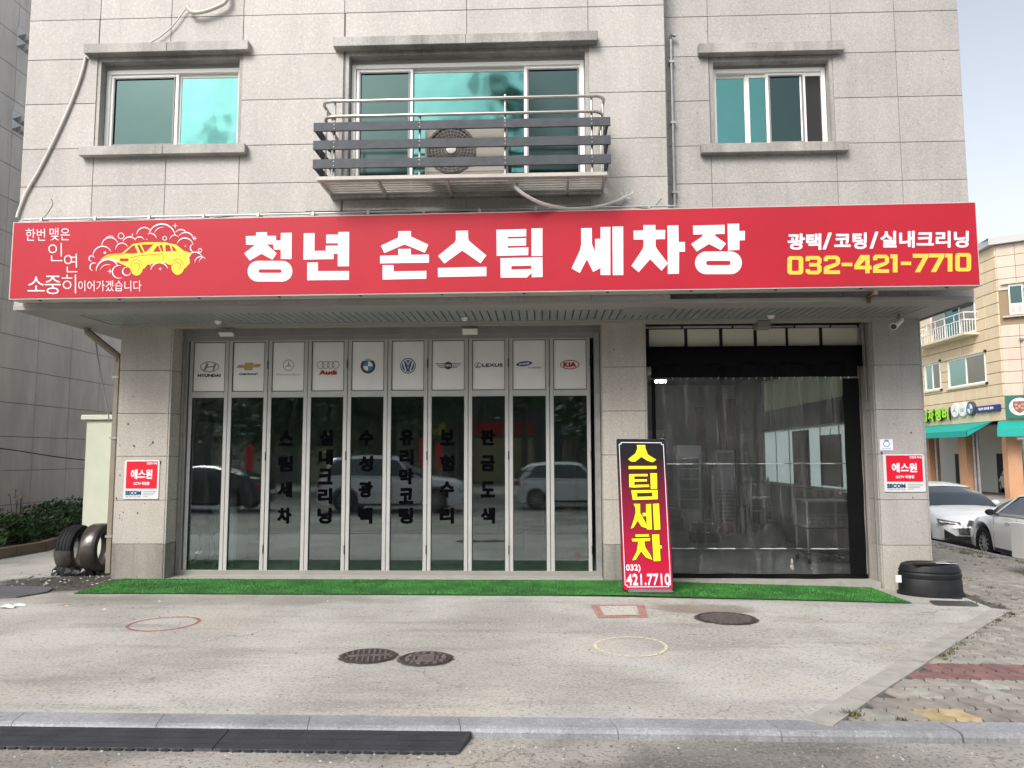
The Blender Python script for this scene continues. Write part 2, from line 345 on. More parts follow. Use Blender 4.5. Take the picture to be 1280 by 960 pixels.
# ---- text
_tc = {}
def text2d(s, off=0., lsp=1.):
    k = (s, off, lsp)
    if k in _tc: return _tc[k]
    c = bpy.data.curves.new('t', 'FONT'); c.body = s; c.offset = off; c.resolution_u = 3; c.space_line = lsp; c.align_x = 'CENTER'
    o = bpy.data.objects.new('t', c); COL.objects.link(o)
    me = bpy.data.meshes.new_from_object(o.evaluated_get(bpy.context.evaluated_depsgraph_get()))
    V = [(v.co.x, v.co.y) for v in me.vertices]; F = [tuple(p.vertices) for p in me.polygons]
    bpy.data.objects.remove(o); bpy.data.curves.remove(c); bpy.data.meshes.remove(me)
    _tc[k] = (V, F); return V, F
def add_text(mb, s, x0, y0, x1, y1, f, off=0., bold=0., n=3, d=0., mi=0, lsp=1.):
    """fit text to the box (u,v), f(u,v,d)->3D; bold = extra stroke made of shifted layers 0.4 mm apart"""
    V, F = text2d(s, off, lsp)
    if not V: return
    ax0 = min(v[0] for v in V); ax1 = max(v[0] for v in V); ay0 = min(v[1] for v in V); ay1 = max(v[1] for v in V)
    layers = [(0, 0)] if not bold else [(bold*math.cos(2*PI*i/(n*2)), bold*math.sin(2*PI*i/(n*2))) for i in range(n*2)]
    for li, (dx, dy) in enumerate(layers):
        mb.add([f(x0+(x1-x0)*(v[0]-ax0)/(ax1-ax0)+dx, y0+(y1-y0)*(v[1]-ay0)/(ay1-ay0)+dy, d+li*.0004) for v in V], F, mi)
# ---- 2D shapes
def ell(cx, cy, rx, ry=None, n=36, a=0):
    ry = rx if ry is None else ry; ca, sa = math.cos(a), math.sin(a)
    return [(cx+rx*math.cos(t)*ca-ry*math.sin(t)*sa, cy+rx*math.cos(t)*sa+ry*math.sin(t)*ca) for t in [2*PI*i/n for i in range(n)]]
def ring(cx, cy, rx, ry, w, n=36, a=0): return [ell(cx, cy, rx, ry, n, a), ell(cx, cy, rx-w, ry-w, n, a)[::-1]]
def rrect(x0, y0, x1, y1, r, n=8):
    o = []
    for cx, cy, a in ((x1-r, y1-r, 0), (x0+r, y1-r, 90), (x0+r, y0+r, 180), (x1-r, y0+r, 270)):
        for i in range(n+1):
            t = math.radians(a+90*i/n); o.append((cx+r*math.cos(t), cy+r*math.sin(t)))
    return o
def stroke(pts, w, taper=False):
    L_, R_ = [], []; K = len(pts)
    for i in range(K):
        a = pts[max(i-1, 0)]; b = pts[min(i+1, K-1)]; dx, dy = b[0]-a[0], b[1]-a[1]; l = math.hypot(dx, dy) or 1
        ww = w/2*((.25+.75*math.sin(PI*(i+.3)/(K-.4))) if taper else 1)
        L_.append((pts[i][0]-dy/l*ww, pts[i][1]+dx/l*ww)); R_.append((pts[i][0]+dy/l*ww, pts[i][1]-dx/l*ww))
    return L_+R_[::-1]
def arc(cx, cy, rx, ry, a0, a1, n=14): return [(cx+rx*math.cos(math.radians(a0+(a1-a0)*i/n)), cy+ry*math.sin(math.radians(a0+(a1-a0)*i/n))) for i in range(n+1)]
def star4(cx, cy, r): return [(cx+(r if i % 2 == 0 else r*.18)*math.cos(PI/4*i), cy+(r if i % 2 == 0 else r*.18)*math.sin(PI/4*i)) for i in range(8)]
def sub_rect(rects, h):
    out = []
    for (a, b, c, d) in rects:
        x0, z0, x1, z1 = h
        if c <= x0 or a >= x1 or d <= z0 or b >= z1: out.append((a, b, c, d)); continue
        if a < x0: out.append((a, b, x0, d))
        if c > x1: out.append((x1, b, c, d))
        lo, hi = max(a, x0), min(c, x1)
        if b < z0: out.append((lo, b, hi, z0))
        if d > z1: out.append((lo, z1, hi, d))
    return out
def gz(x, y):
    return -(.024*max(0, min(x, 5)-1)+.05*max(0, min(x, 10)-5))*min(1, max(0, (y+5)/5))
# ================================================================== GROUND
def grid(name, xs, ys, zf, m, **kw):
    mb = MB(); nx = len(xs)
    V = [(x, y, zf(x, y)) for y in ys for x in xs]
    F = [(j*nx+i, j*nx+i+1, (j+1)*nx+i+1, (j+1)*nx+i) for j in range(len(ys)-1) for i in range(nx-1)]
    mb.add(V, F); return mb.build(name, m, smooth=True, **kw)
RZ = -.055
def roadz(x, y): return RZ if y < -5.3 else (RZ-.02 if y < -5 else -.13 + gz(x, y))
grid('road', [-300, -60, -20, -10, -5, 0, 1, 3, 5, 7, 9, 12, 16, 20, 25, 30, 60, 300], [-300, -60, -20, -10, -6, -5.65, -5.31, -5.0, -4, -2, 0, 3, 6, 10, 15, 22, 30, 40, 60, 300], roadz, M_ROAD, kind='structure')
XR = [(-5.40, 1.66), (-1.50, 4.99), (-1.36, 5.05), (-.70, 5.14), (0, 5.2), (40, 5.2)]
def xright(y):
    for (a, xa), (b, xb) in zip(XR, XR[1:]):
        if a <= y <= b: return xa+(xb-xa)*(y-a)/(b-a)
    return XR[0][1] if y < XR[0][0] else 5.2
mb = MB(); ys = [-5.4+.2*i for i in range(30)]+[.8+1.6*i for i in range(17)]; tt = [0, .3, .5, .6, .7, .8, .9, 1]
V = []
for y in ys:
    for t in tt:
        x = -20+(xright(y)+20)*t; V.append((x, y, gz(x, y)+(.0 if y > -5.35 else -.005)))
nx = len(tt); mb.add(V, [(j*nx+i, j*nx+i+1, (j+1)*nx+i+1, (j+1)*nx+i) for j in range(len(ys)-1) for i in range(nx-1)])
mb.build('forecourt', M_CONC, kind='structure', smooth='full')
# front kerb: granite stones with a rounded arris
kerb = bpy.data.objects.new('kerb', None); COL.objects.link(kerb); kerb['kind'] = 'structure'; kerb['_w'] = [0,0,0]
kx = [P(p, 897, Z=0)[0] for p in (20, 200, 386, 572, 760, 953, 1163)]; step = .985
kx = [kx[0]-step*i for i in range(9, 0, -1)]+kx+[kx[-1]+step*(i+1) for i in range(8)]
prof = [(-5.395, -.25), (-5.395, .006), (-5.560, .003), (-5.583, -.006), (-5.593, -.022), (-5.597, -.06), (-5.61, -.25)]
for i, (a, b) in enumerate(zip(kx, kx[1:])):
    mb = MB(); g = .014 if abs(a-kx[15]) < .01 else .004; n = len(prof); sk = -.05
    V = [(a+g+(sk*(p[0]+5.4)/.24 if 1 else 0), p[0], p[1]) for p in prof]+[(b+sk*(p[0]+5.4)/.24, p[0], p[1]) for p in prof]
    mb.add(V, [(k, (k+1) % n, n+(k+1) % n, n+k) for k in range(n)]); mb.add(V, [tuple(range(n))[::-1], tuple(range(n, 2*n))])
    mb.build('kerb_stone', G_KERB, kerb)
# diagonal concrete edging between forecourt and paved footpath
strip = bpy.data.objects.new('edging_strip', None); COL.objects.link(strip); strip['kind'] = 'structure'; strip['_w'] = [0,0,0]
LE = [(1.62, -5.39), (1.77, -5.19), (3.17, -3.49), (4.92, -1.52)]; 
def sl_(t, off):
    a, b = (1.62, -5.39), (4.95, -1.50); d = Vector((b[0]-a[0], b[1]-a[1])); n = Vector((d.y, -d.x)).normalized()
    return (a[0]+d.x*t+n.x*off, a[1]+d.y*t+n.y*off)
for i, (t0, t1) in enumerate(((.0, .12), (.125, .27), (.275, .385), (.39, .56), (.565, .72), (.725, .86), (.865, 1.02))):
    q = [sl_(t0, .0), sl_(t1, .0), sl_(t1, .175), sl_(t0, .175)]
    MB().poly([q], lambda u, v, d: (u, v, gz(u, v)+d), (-.12, .012+.003*(i % 2))).build('edging_stone', M_STRIP, strip)
# pavers
pav = bpy.data.objects.new('footpath', None); COL.objects.link(pav); pav['kind'] = 'structure'; pav['_w'] = [0,0,0]
PL, PW = .165, .232
def paver_outline(g=.006):
    a, L_, w = .012, PL, PW
    def dx(y): return .024*math.sin(2*PI*y/w) 
    bot = [(0, 0), (L_*.125, a), (L_*.375, -a), (L_*.5, 0), (L_*.625, a), (L_*.875, -a), (L_, 0)]
    side = [(L_+dx(w*k), w*k) for k in (.25, .5, .75)]
    top = [(x, y+w) for x, y in bot[::-1]]
    sidel = [(x-L_, y) for x, y in side[::-1]]
    o = bot+side+top+sidel; cx, cy = L_/2, w/2
    return [((x-cx)*(1-g/L_*1.1), (y-cy)*(1-g/w*1.3)) for x, y in o]
PO = paver_outline()
def paver_mb(mb, cx, cy, cz, tl=0, mi=0):
    n = len(PO); V = [(cx+x, cy+y, cz-.05) for x, y in PO]+[(cx+x, cy+y, cz-.004) for x, y in PO]+[(cx+x*.965, cy+y*.975, cz) for x, y in PO]
    F = [(k+o, (k+1) % n+o, n+(k+1) % n+o, n+k+o) for o in (0, n) for k in range(n)]+[tuple(range(2*n, 3*n))]
    mb.add(V, F, mi)
proto = {}
def pav_x0(y):
    if y < -1.5: return 1.62+(y+5.39)*(3.33/3.89)+.19
    return 5.3 if y > -.7 else 5.22
pavs = []
r = 0; y = -5.375+PW/2
while y < 19:
    x0, x1 = pav_x0(y), min(8.55, .66*(y+CAMD)+.5)
    k = math.floor(x0/PL); x = (k+(.5 if r % 2 else 0))*PL
    while x < x1:
        if x > x0+(0 if y < -1.5 else PL*.5): pavs.append((x, y, r))
        x += PL
    y += PW; r += 1
stuffpv = MB(); rp = random.Random(3)
row0 = int((P(1180, 845, Z=-.04)[1]+5.375)/PW); 
for i, (x, y, r) in enumerate(pavs):
    z = gz(x, y)+.004+rp.uniform(-.004, .003)
    c = M_PV
    if r in (row0, row0+1) and x > 2.72+.12*(r-row0): c = M_PVR
    elif r in (row0-1, row0+2) and rp.random() < .75: c = M_PVL
    elif rp.random() < .06: c = M_PVL
    if abs(y-P(1105, 875, Z=-.02)[1]) < PW/2 and abs(x-2.22) < PL: c = M_PVR
    if abs(y-P(1150, 890, Z=-.01)[1]) < PW*.5 and abs(x-P(1150, 890, Z=0)[0]) < PL*.5 and x > 2.2: c = M_PVY
    if abs(y-P(1205, 893, Z=-.01)[1]) < PW*.5 and abs(x-P(1205, 893, Z=0)[0]) < PL*.5: c = M_PVY
    if i < 300:
        if c.name not in proto:
            mb = MB(); paver_mb(mb, 0, 0, 0); proto[c.name] = mb.build('paver', c, pav); o = proto[c.name]
        else: o = proto[c.name].copy(); COL.objects.link(o)
        o.location = (x, y, z); o.rotation_euler = (rp.uniform(-.012, .012), rp.uniform(-.012, .012), rp.uniform(-.01, .01))
    else: paver_mb(stuffpv, x, y, z, mi=[M_PV, M_PVR, M_PVL].index(c) if c in (M_PV, M_PVR, M_PVL) else 0)
stuffpv.build('paver', [M_PV, M_PVR, M_PVL], pav, kind='stuff')
mb = MB(); V = []; ysb = [-5.38+.35*i for i in range(75)]
for yy in ysb:
    for x in (pav_x0(yy)-.14, 8.60): V.append((x, yy, gz(x, yy)-.012))
mb.add(V, [(2*j, 2*j+1, 2*j+3, 2*j+2) for j in range(len(ysb)-1)]); mb.build('footpath_bed', M_SOIL, pav, smooth='full')
ek = bpy.data.objects.new('street_kerb', None); COL.objects.link(ek); ek['kind'] = 'structure'; ek['_w'] = [0,0,0]
for i in range(22):
    y0 = -4+1.0*i; z = gz(8.5, y0+.5)
    MB().cbox(8.61, y0+.004, z-.25, 8.77, y0+.996, z+.012, .012).build('kerb_stone', G_KERB, ek)
# weeds: in the joints and along the edges
def tuft(mb, x, y, z, n, s, rr, h=1.):
    for _ in range(n):
        a = rr.uniform(0, 2*PI); d = abs(rr.gauss(0, s)); bx, by = x+d*math.cos(a), y+d*math.sin(a); t = rr.uniform(0, 2*PI)
        hh = rr.uniform(.02, .05)*h; w = rr.uniform(.003, .007); lx, ly = math.cos(t)*hh*.7, math.sin(t)*hh*.7
        mb.add([(bx-w*math.sin(t), by+w*math.cos(t), z), (bx+w*math.sin(t), by-w*math.cos(t), z), (bx+lx, by+ly, z+hh)], [(0,1,2)])
mb = MB(); rr = random.Random(11)
for _ in range(5): tuft(mb, 1.98+rr.uniform(-.07, .07), -5.29+rr.uniform(-.05, .05), 0, 34, .035, rr, .7)
for px, py in ((1140, 900), (1145, 902)): p = P(px, py, Z=0); tuft(mb, p[0]-.08, -5.37, .0, 22, .02, rr, .6)
for _ in range(26):
    t = .35+.65*rr.random(); q = sl_(t, .20+rr.uniform(-.01, .05)); tuft(mb, q[0], q[1], gz(*q), 6+int(16*t), .03, rr, .7)
for _ in range(60):
    x, y = rr.uniform(5.0, 6.3), rr.uniform(-1.7, 1.5); tuft(mb, x, y, gz(x, y), rr.randint(4, 26), .05, rr, .7)
for _ in range(120):
    y = rr.uniform(1.0, 16); x = 8.4+rr.uniform(-.35, .2); tuft(mb, x, y, gz(x, y), rr.randint(8, 26), .07, rr, 1.5)
for _ in range(90):
    x, y = rr.uniform(5.3, 8.4), rr.uniform(1.5, 12); tuft(mb, x, y, gz(x, y), rr.randint(5, 20), .06, rr)
tag(mb.build('weeds', M_WEED), 'thin weeds and dry grass growing in the joints of the paved footpath', 'weeds', kind='stuff')
# grit and crumbs on concrete and road
mb = MB()
for _ in range(1500):
    if rr.random() < .55: x, y = rr.uniform(-4.5, 4), rr.uniform(-6.6, -5.68)
    else: x, y = rr.uniform(-8, 4), rr.uniform(-5.35, -1.2)
    if y > -5.6 and x > xright(y)-.1: continue
    s = rr.uniform(.003, .010)*(1 if rr.random() < .93 else 1.6); z = RZ if y < -5.6 else gz(x, y)
    a = rr.uniform(0, PI); c_, s_ = math.cos(a)*s, math.sin(a)*s
    mb.add([(x+c_, y+s_, z), (x-s_, y+c_, z), (x-c_*.8, y-s_*.8, z), (x+s_, y-c_, z), (x, y, z+s*.8)], [(0,1,4), (1,2,4), (2,3,4), (3,0,4)], 0 if rr.random() < .6 else 1)
tag(mb.build('grit', [mat('pale_grit', (.45,.44,.41), .9), mat('dark_grit', (.12,.11,.10), .9)]), 'loose grit and small crumbs scattered over concrete and road', 'grit', kind='stuff')
# paint marks
def flatmark(name, label, pls, m, cat='paint mark'):
    mb = MB()
    for pl in pls: mb.poly(pl, lambda u, v, d: (u, v, gz(u, v)+.0035+d))
    return tag(mb.build(name, m), label, cat)
def worn(name, col, thr):
    m = mat(name, col, .8); N, L = nodes(m); b = N['Principled BSDF']; g = N.new('ShaderNodeNewGeometry')
    L.new(rng(N, L, noise(N, L, g.outputs['Position'], 28, 6, .75), thr-.09, thr+.10, .1, .95), b.inputs['Alpha']); return m
def wob_ring(cx, cy, r, w, sd, ex=1.):
    q = random.Random(sd); ph = [q.uniform(0, 6) for _ in range(4)]
    f = lambda a: r*(1+.03*math.sin(2*a+ph[0])+.02*math.sin(3*a+ph[1]))
    A = [2*PI*i/60 for i in range(60)]
    return [[(cx+(f(a)+w/2)*math.cos(a)*ex, cy+(f(a)+w/2)*math.sin(a)) for a in A], [(cx+(f(a)-w/2)*math.cos(a)*ex, cy+(f(a)-w/2)*math.sin(a)) for a in A][::-1]]
flatmark('painted_ring', 'faded dark red spray-painted ring on the concrete at the left', [wob_ring(-3.77, -2.75, .33, .035, 1, .95)], worn('worn_red_paint', (.38,.12,.11), .46))
flatmark('painted_ring', 'thin yellowish white painted ring on the concrete, right of the centre', [wob_ring(.755, -3.53, .335, .03, 2, .93)], worn('worn_white_paint', (.66,.62,.46), .42))
flatmark('painted_square', 'pale square outlined in faded red spray paint in front of the banner stand', [[[(.55,-2.36),(1.07,-2.30),(1.12,-1.62),(.52,-1.66)], [(.63,-2.25),(.60,-1.74),(1.03,-1.71),(1.0,-2.21)]]], worn('worn_pink_paint', (.50,.20,.18), .50))
flatmark('concrete_patch', 'pale grey cement patch inside the faded red painted square', [[[(.64,-2.24),(.61,-1.75),(1.02,-1.72),(.99,-2.20)]]], worn('pale_cement', (.52,.50,.46), .40), 'cement patch')
# manholes
M_IRON = mat('rusty_iron', (.065,.052,.048), .75, .3, bump=.5, bscale=90, var=.3, vscale=14); M_IRON2 = mat('worn_iron_rib', (.17,.145,.135), .6, .4, var=.3, vscale=20)
def manhole(cx, cy, r, ang, kind, label, sd, ex=1.):
    t = thing('manhole_cover', label, 'manhole cover', (cx, cy, gz(cx, cy))); q = random.Random(sd)
    ed = [(cx+(r+q.uniform(.005, .035))*ex*math.cos(2*PI*i/40), cy+(r+q.uniform(.005, .03))*math.sin(2*PI*i/40), gz(cx, cy)+.003) for i in range(40)]
    MB().add(ed, [tuple(range(40))]).build('gap_seal', M_SOIL, t)
    z = gz(cx, cy)+.004
    MB().lathe([(0, .003), (r*.9, .003), (r*.92, .008), (r, .008), (r, -.01)], (cx, cy, z), 'z', 40, sx=ex).build('plate', M_IRON, t)
    rb = MB(); ca, sa = math.cos(ang), math.sin(ang)
    def bar(u0, v0, u1, v1):
        q4 = [(u0, v0), (u1, v0), (u1, v1), (u0, v1)]
        rb.poly([[(cx+(u*ca-v*sa)*ex, cy+u*sa+v*ca) for u, v in q4]], lambda a, b, d: (a, b, z+d), (.003, .011))
    if kind == 0:
        n = 9
        for k in range(n):
            u = -r*.8+1.6*r*k/(n-1); h = math.sqrt(max(0, (r*.86)**2-u*u))
            for s in (-1, 1):
                if h > r*.25: bar(u-r*.035, s*r*.22, u+r*.035, s*h) if s > 0 else bar(u-r*.035, -h, u+r*.035, -r*.22)
        bar(-r*.75, -r*.06, r*.75, r*.06)
    elif kind == 1:
        for a in range(14):
            w = 2*PI*a/14; u, v = math.cos(w)*r*.72, math.sin(w)*r*.72
            rb.poly([[(cx+(u+du)*ex, cy+v+dv) for du, dv in ((-.016,-.035),(.016,-.035),(.016,.035),(-.016,.035))]], lambda a_, b_, d: (a_, b_, z+d), (.003, .011))
        for s in (-1, 1): bar(-r*.45, s*r*.42-.012, r*.45, s*r*.42+.012); bar(s*r*.45-.012, -r*.42, s*r*.45+.012, r*.42)
        for k in range(3): bar(-r*.32, -r*.25+k*r*.22, r*.32, -r*.16+k*r*.22)
    else:
        for k in range(-5, 6):
            for l in range(-5, 6):
                if (k*k+l*l)*(.16*r)**2 < (r*.84)**2: bar(k*.16*r-.018, l*.16*r-.012, k*.16*r+.018, l*.16*r+.012)
    rb.build('ribs', M_IRON2, t)
manhole(-1.45, -3.93, .225, .18, 0, 'round iron manhole cover with diagonal bars, left one of the close pair', 1, 1.0)
manhole(-.965, -4.0, .215, .1, 1, 'round iron cover with a square centre frame, right one of the close pair', 2, .98)
manhole(1.86, -2.31, .30, .2, 2, 'rusty manhole cover with small studs on the concrete below the plastic curtain', 3)
t = thing('drain_grate', 'dark wet drain cover on the concrete beside the black tub', 'drain cover', (4.78, -1.12, gz(4.78, -1.12)))
mb = MB().poly([rrect(4.50, -1.28, 5.00, -.95, .06)], lambda u, v, d: (u+v*.25+.28, v, gz(u, v)+d), (.0, .008)); mb.build('plate', mat('damp_iron', (.07,.07,.068), .5, .2, var=.3, vscale=15), t)
# ================================================================== MAIN BUILDING
bld = thing('commercial_building', 'grey granite-clad building with a car wash shop on its ground floor', 'building', (0, 0, 0))
rowsz = [3.5, 3.98, 4.44, 5.04, 5.53, 6.12, 6.71, 7.24, 7.78, 8.37, 8.96, 9.4]
HOLES_L = [(-5.64, 5.53, -3.76, 6.74), (-2.45, 4.92, .6, 6.74)]
HOLES_R = [(2.15, 5.53, 3.69, 6.70)]
def tile_wall(wallname, Yf, xs, zs, holes, m, back, vis=None):
    w = MB()
    full = [(xs[0], zs[0], xs[-1], zs[-1])]
    for h in holes: full = sub_rect(full, h)
    for (a, b, c, d) in full: w.box(a, Yf+.008, b, c, back, d)
    wall = w.build(wallname, M_MORT, bld)
    for i in range(len(xs)-1):
        for j in range(len(zs)-1):
            cell = [(xs[i]+.003, zs[j]+.003, xs[i+1]-.003, zs[j+1]-.003)]
            for h in holes: cell = sub_rect(cell, h)
            for (a, b, c, d) in cell:
                if c-a > .03 and d-b > .03:
                    o = random.uniform(-.0012, .0012)
                    MB().cbox(a, Yf+o, b, c, Yf+.03, d, .003).build('stone_tile', m, wall)
    return wall
tile_wall('front_wall', -1.26, [-6.56, -5.63, -4.70, -3.765, -2.47, -.92, .60, 1.545], rowsz, HOLES_L, G_UP, -.6)
tile_wall('recessed_front_wall', -.98, [1.56, 2.14, 3.69, 4.48, 5.27], rowsz, HOLES_R, G_UPR, -.6)
MB().box(-6.55, -.6, 3.52, 5.26, 10, 9.4).box(1.545, -1.25, 3.5, 1.552, -.97, 9.4).build('upper_core', M_MORT, bld)
sw = MB(); 
for z0, z1 in zip(rowsz, rowsz[1:]):
    for k in range(9):
        y0 = -.97+1.2*k; sw.cbox(5.262, y0+.003, z0+.003, 5.275, min(10, y0+1.197), z1-.003, .003); sw.cbox(-6.565, y0+.003-.28, z0+.003, -6.552, min(10, y0+.917), z1-.003, .003)
sw.build('side_cladding', G_UPR, bld)
MB().box(-6.6, -1.3, 9.4, 5.3, 10.05, 9.55).build('roof_coping', G_TRIM, bld)
# lintels and sills
def ledge(name, x0, x1, z0, z1, Yf, pr, split=None):
    mb = MB(); xs = [x0]+(split or [])+[x1]
    for a, b in zip(xs, xs[1:]): mb.cbox(a+.001, Yf-pr, z0, b-.001, Yf+.02, z1, .006)
    mb.build(name, G_TRIM, bld)
ledge('lintel', -5.77, -3.66, 6.735, 6.86, -1.26, .10, [-4.70]); ledge('sill', -5.77, -3.66, 5.40, 5.52, -1.26, .10, [-4.70])
ledge('lintel', -2.58, .71, 6.735, 6.86, -1.26, .12, [-.92]); ledge('sill', -2.58, .73, 4.80, 4.905, -1.26, .10, [-.92])
ledge('lintel', 2.00, 3.81, 6.70, 6.83, -.98, .10); ledge('sill', 2.00, 3.81, 5.40, 5.52, -.98, .10)
# windows
def frame_mb(mb, x0, z0, x1, z1, w, y0, y1):
    mb.cbox(x0, y0, z0, x0+w, y1, z1, .004); mb.cbox(x1-w, y0, z0, x1, y1, z1, .004)
    mb.cbox(x0+w, y0+.001, z0, x1-w, y1, z0+w, .004); mb.cbox(x0+w, y0+.001, z1-w, x1-w, y1, z1, .004)
def stone_reveal(h, Yf, depth, win):
    x0, z0, x1, z1 = h; mb = MB(); t = .045
    mb.box(x0-.001, Yf+.012, z0, x0+t, Yf+depth, z1); mb.box(x1-t, Yf+.012, z0, x1+.001, Yf+depth, z1)
    mb.box(x0+t, Yf+.013, z1-t*1.4, x1-t, Yf+depth, z1); mb.build('reveal', G_TRIM, win)
def window(h, Yf, bays, ftop):
    """bays: (x0, x1, sash width, kind, y offset)"""
    x0, z0, x1, z1 = h; yf = Yf+.13
    m = MB(); frame_mb(m, x0+.05, z0-.01, x1-.05, ftop, .055, yf, yf+.10); m.box(x0, yf+.11, z0, x1, yf+.16, z1)
    w = m.build('window', M_PVC, bld); stone_reveal(h, Yf, .15, w)
    MB().box(x0+.04, yf+.02, ftop, x1-.04, yf+.1, z1-.05).build('head_filler', M_ALU, w)
    for a, b, sw_, kind, dy in bays:
        s = MB(); y0 = yf+.02+dy
        frame_mb(s, a, z0+.045, b, ftop-.055, sw_, y0, y0+.03); s.build('sash', M_PVC, w)
        ga = (a+sw_, y0+.012, z0+.045+sw_, b-sw_, y0+.018, ftop-.055-sw_)
        if kind == 'teal': MB().box(*ga).build('pane', M_GLT, w)
        elif kind == 'screen':
            MB().box(*ga).build('pane', M_GLT2, w)
            q = MB(); fr = .022; e = .012
            frame_mb(q, ga[0]-e, ga[2]-e, ga[3]+e, ga[5]+e, fr, y0-.012, y0+.002); q.build('screen_frame', M_GREY, w)
        elif kind == 'dark': MB().box(*ga).build('opening', M_BLACKM, w)
    return w
def X1(px, y=-1.12, py=130): return P(px, py, Y=y)[0]
window(HOLES_L[0], -1.26, [(X1(220), X1(300)+.0, .045, 'teal', .035), (X1(137), X1(222), .052, 'screen', 0)], 6.62)
window(HOLES_L[1], -1.26, [(X1(512), X1(662), .04, 'teal', .04), (X1(445), X1(516), .05, 'screen', 0), (X1(655), X1(728), .05, 'screen', 0)], 6.62)
def X3(px): return P(px, 130, Y=-.84)[0]
w3 = window(HOLES_R[0], -.98, [(X3(892), X3(936), .04, 'teal', .045), (X3(933), X3(964), .05, 'teal', .022), (X3(958), X3(1008), .045, 'screen', 0), (X3(1001), X3(1035), .05, 'dark', .002)], 6.60)
# soffit
sof = MB(); ZS = 3.50
sof.box(-6.56, -1.262, ZS-.03, 5.09, -.90, ZS+.02); sof.box(-6.56, -.90, ZS-.029, -5.95, 4.0, ZS+.02); sof.box(4.75, -.90, ZS-.029, 5.09, 4.0, ZS+.02); sof.box(-5.95, -.12, ZS-.031, 4.75, .02, ZS+.02)
sof.box(-5.95, -.90, ZS+.0, 4.75, -.12, ZS+.02, 1)
soffit = sof.build('soffit', [mat('soffit_border', (.32,.315,.30), .5, var=.07, vscale=1.5), M_BLACKM], bld)
M_SLAT = mat('soffit_slat_metal', (.29,.305,.30), .4, .1, var=.07, vscale=2)
slat0 = None; x = -5.94; n = 0
while x < 4.74:
    if slat0 is None:
        slat0 = MB().cbox(0, -.895, ZS-.022, .0865, -.125, ZS-.004, .004).build('slat', M_SLAT, soffit); o = slat0
    else: o = slat0.copy(); COL.objects.link(o)
    o.location = (x, 0, random.uniform(-.001, .001)); x += .0992
for (x0, x1, y0, y1) in ((.95, 1.75, -1.20, -.60), (3.25, 3.35, -.8, -.2)): pass
MB().cbox(1.02, -1.0, ZS-.036, 1.62, -.55, ZS-.031, .002).build('access_panel', M_SLAT, soffit)
# header strips at the wall line
MB().box(-5.15, .02, 3.44, 4.45, .07, 3.50).box(-5.88, -.012, 3.452, 5.07, .02, 3.47).build('header_trim', M_CREAM if 0 else mat('dull_beige_trim', (.36,.34,.29), .5), bld)
MB().box(-5.15, .30, 3.37, .82, .44, 3.50).build('door_header', M_ALU2, bld)
# pillars
zr = [-.15, .47, 1.06, 1.66, 2.25, 2.85, 3.47]
def pillar(x0, x1, ydep, label):
    p = MB().box(x0+.01, .01, -.15, x1-.01, ydep, 3.50).build('pillar', M_MORT, bld); 
    for j in range(6):
        m = G_BASE if j == 0 and x1 < 3 else G_PIL
        if x1 > 3: m = G_UPR if j else G_PIL
        a, b = zr[j]+.003, zr[j+1]-.003; o = random.uniform(-.001, .001)
        MB().cbox(x0, o-.001, a, x1-.016, .03, b, .003).build('stone_tile', m, p)
        MB().cbox(x1-.012, .002, a, x1+.01, ydep-.01, b, .003).build('stone_tile', m, p)
        MB().cbox(x0-.01, .032, a, x0+.012, ydep-.01, b, .003).build('stone_tile', m, p)
    return p
pillar(-5.88, -5.15, .34, ''); pillar(.82, 1.40, .34, ''); pillar(4.445, 5.07, .60, '')
# ground floor shell: left room, right room
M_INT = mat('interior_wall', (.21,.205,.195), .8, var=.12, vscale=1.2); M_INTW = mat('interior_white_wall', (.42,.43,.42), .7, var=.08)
sh = MB()
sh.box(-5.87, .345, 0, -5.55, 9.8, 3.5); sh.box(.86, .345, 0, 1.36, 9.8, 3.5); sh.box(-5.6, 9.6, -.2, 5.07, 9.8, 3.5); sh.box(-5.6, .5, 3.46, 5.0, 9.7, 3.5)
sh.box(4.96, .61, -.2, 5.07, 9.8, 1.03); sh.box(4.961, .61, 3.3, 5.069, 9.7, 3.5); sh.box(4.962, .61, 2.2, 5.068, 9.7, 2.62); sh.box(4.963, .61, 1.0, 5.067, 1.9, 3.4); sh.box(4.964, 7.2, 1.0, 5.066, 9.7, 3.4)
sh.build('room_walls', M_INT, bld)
grid('garage_floor', [-5.6, 0, 1, 3, 5.0], [.55, 3, 6, 9.7], lambda x, y: gz(x, y)+.008, mat('garage_floor_concrete', (.34,.35,.345), .35, var=.25, vscale=.9), kind='structure')
mf = bpy.data.materials.new('frosted'); mf.use_nodes = True; N, L = nodes(mf); tr = N.new('ShaderNodeBsdfTranslucent'); tr.inputs[0].default_value = (.80,.88,.84,1); L.new(tr.outputs[0], N['Material Output'].inputs[0])
sg = MB()
for k in range(6):
    y0 = 1.9+.885*k; sg.box(5.0, y0, 1.03, 5.03, y0+.04, 2.2)
sg.box(4.99, 1.9, 1.03, 5.04, 7.2, 1.08); sg.box(4.99, 1.9, 2.16, 5.04, 7.2, 2.2)
swn = sg.build('side_window', M_PVC, bld)
MB().box(5.01, 1.94, 1.08, 5.016, 7.2, 2.16).build('pane', mf, swn)
mf2 = mf.copy(); mf2.name = 'frosted_dim'; mf2.node_tree.nodes['Translucent BSDF'].inputs[0].default_value = (.34,.36,.28,1); MB().box(5.02, 1.9, 2.62, 5.03, 7.2, 3.3).build('upper_pane', mf2, swn)
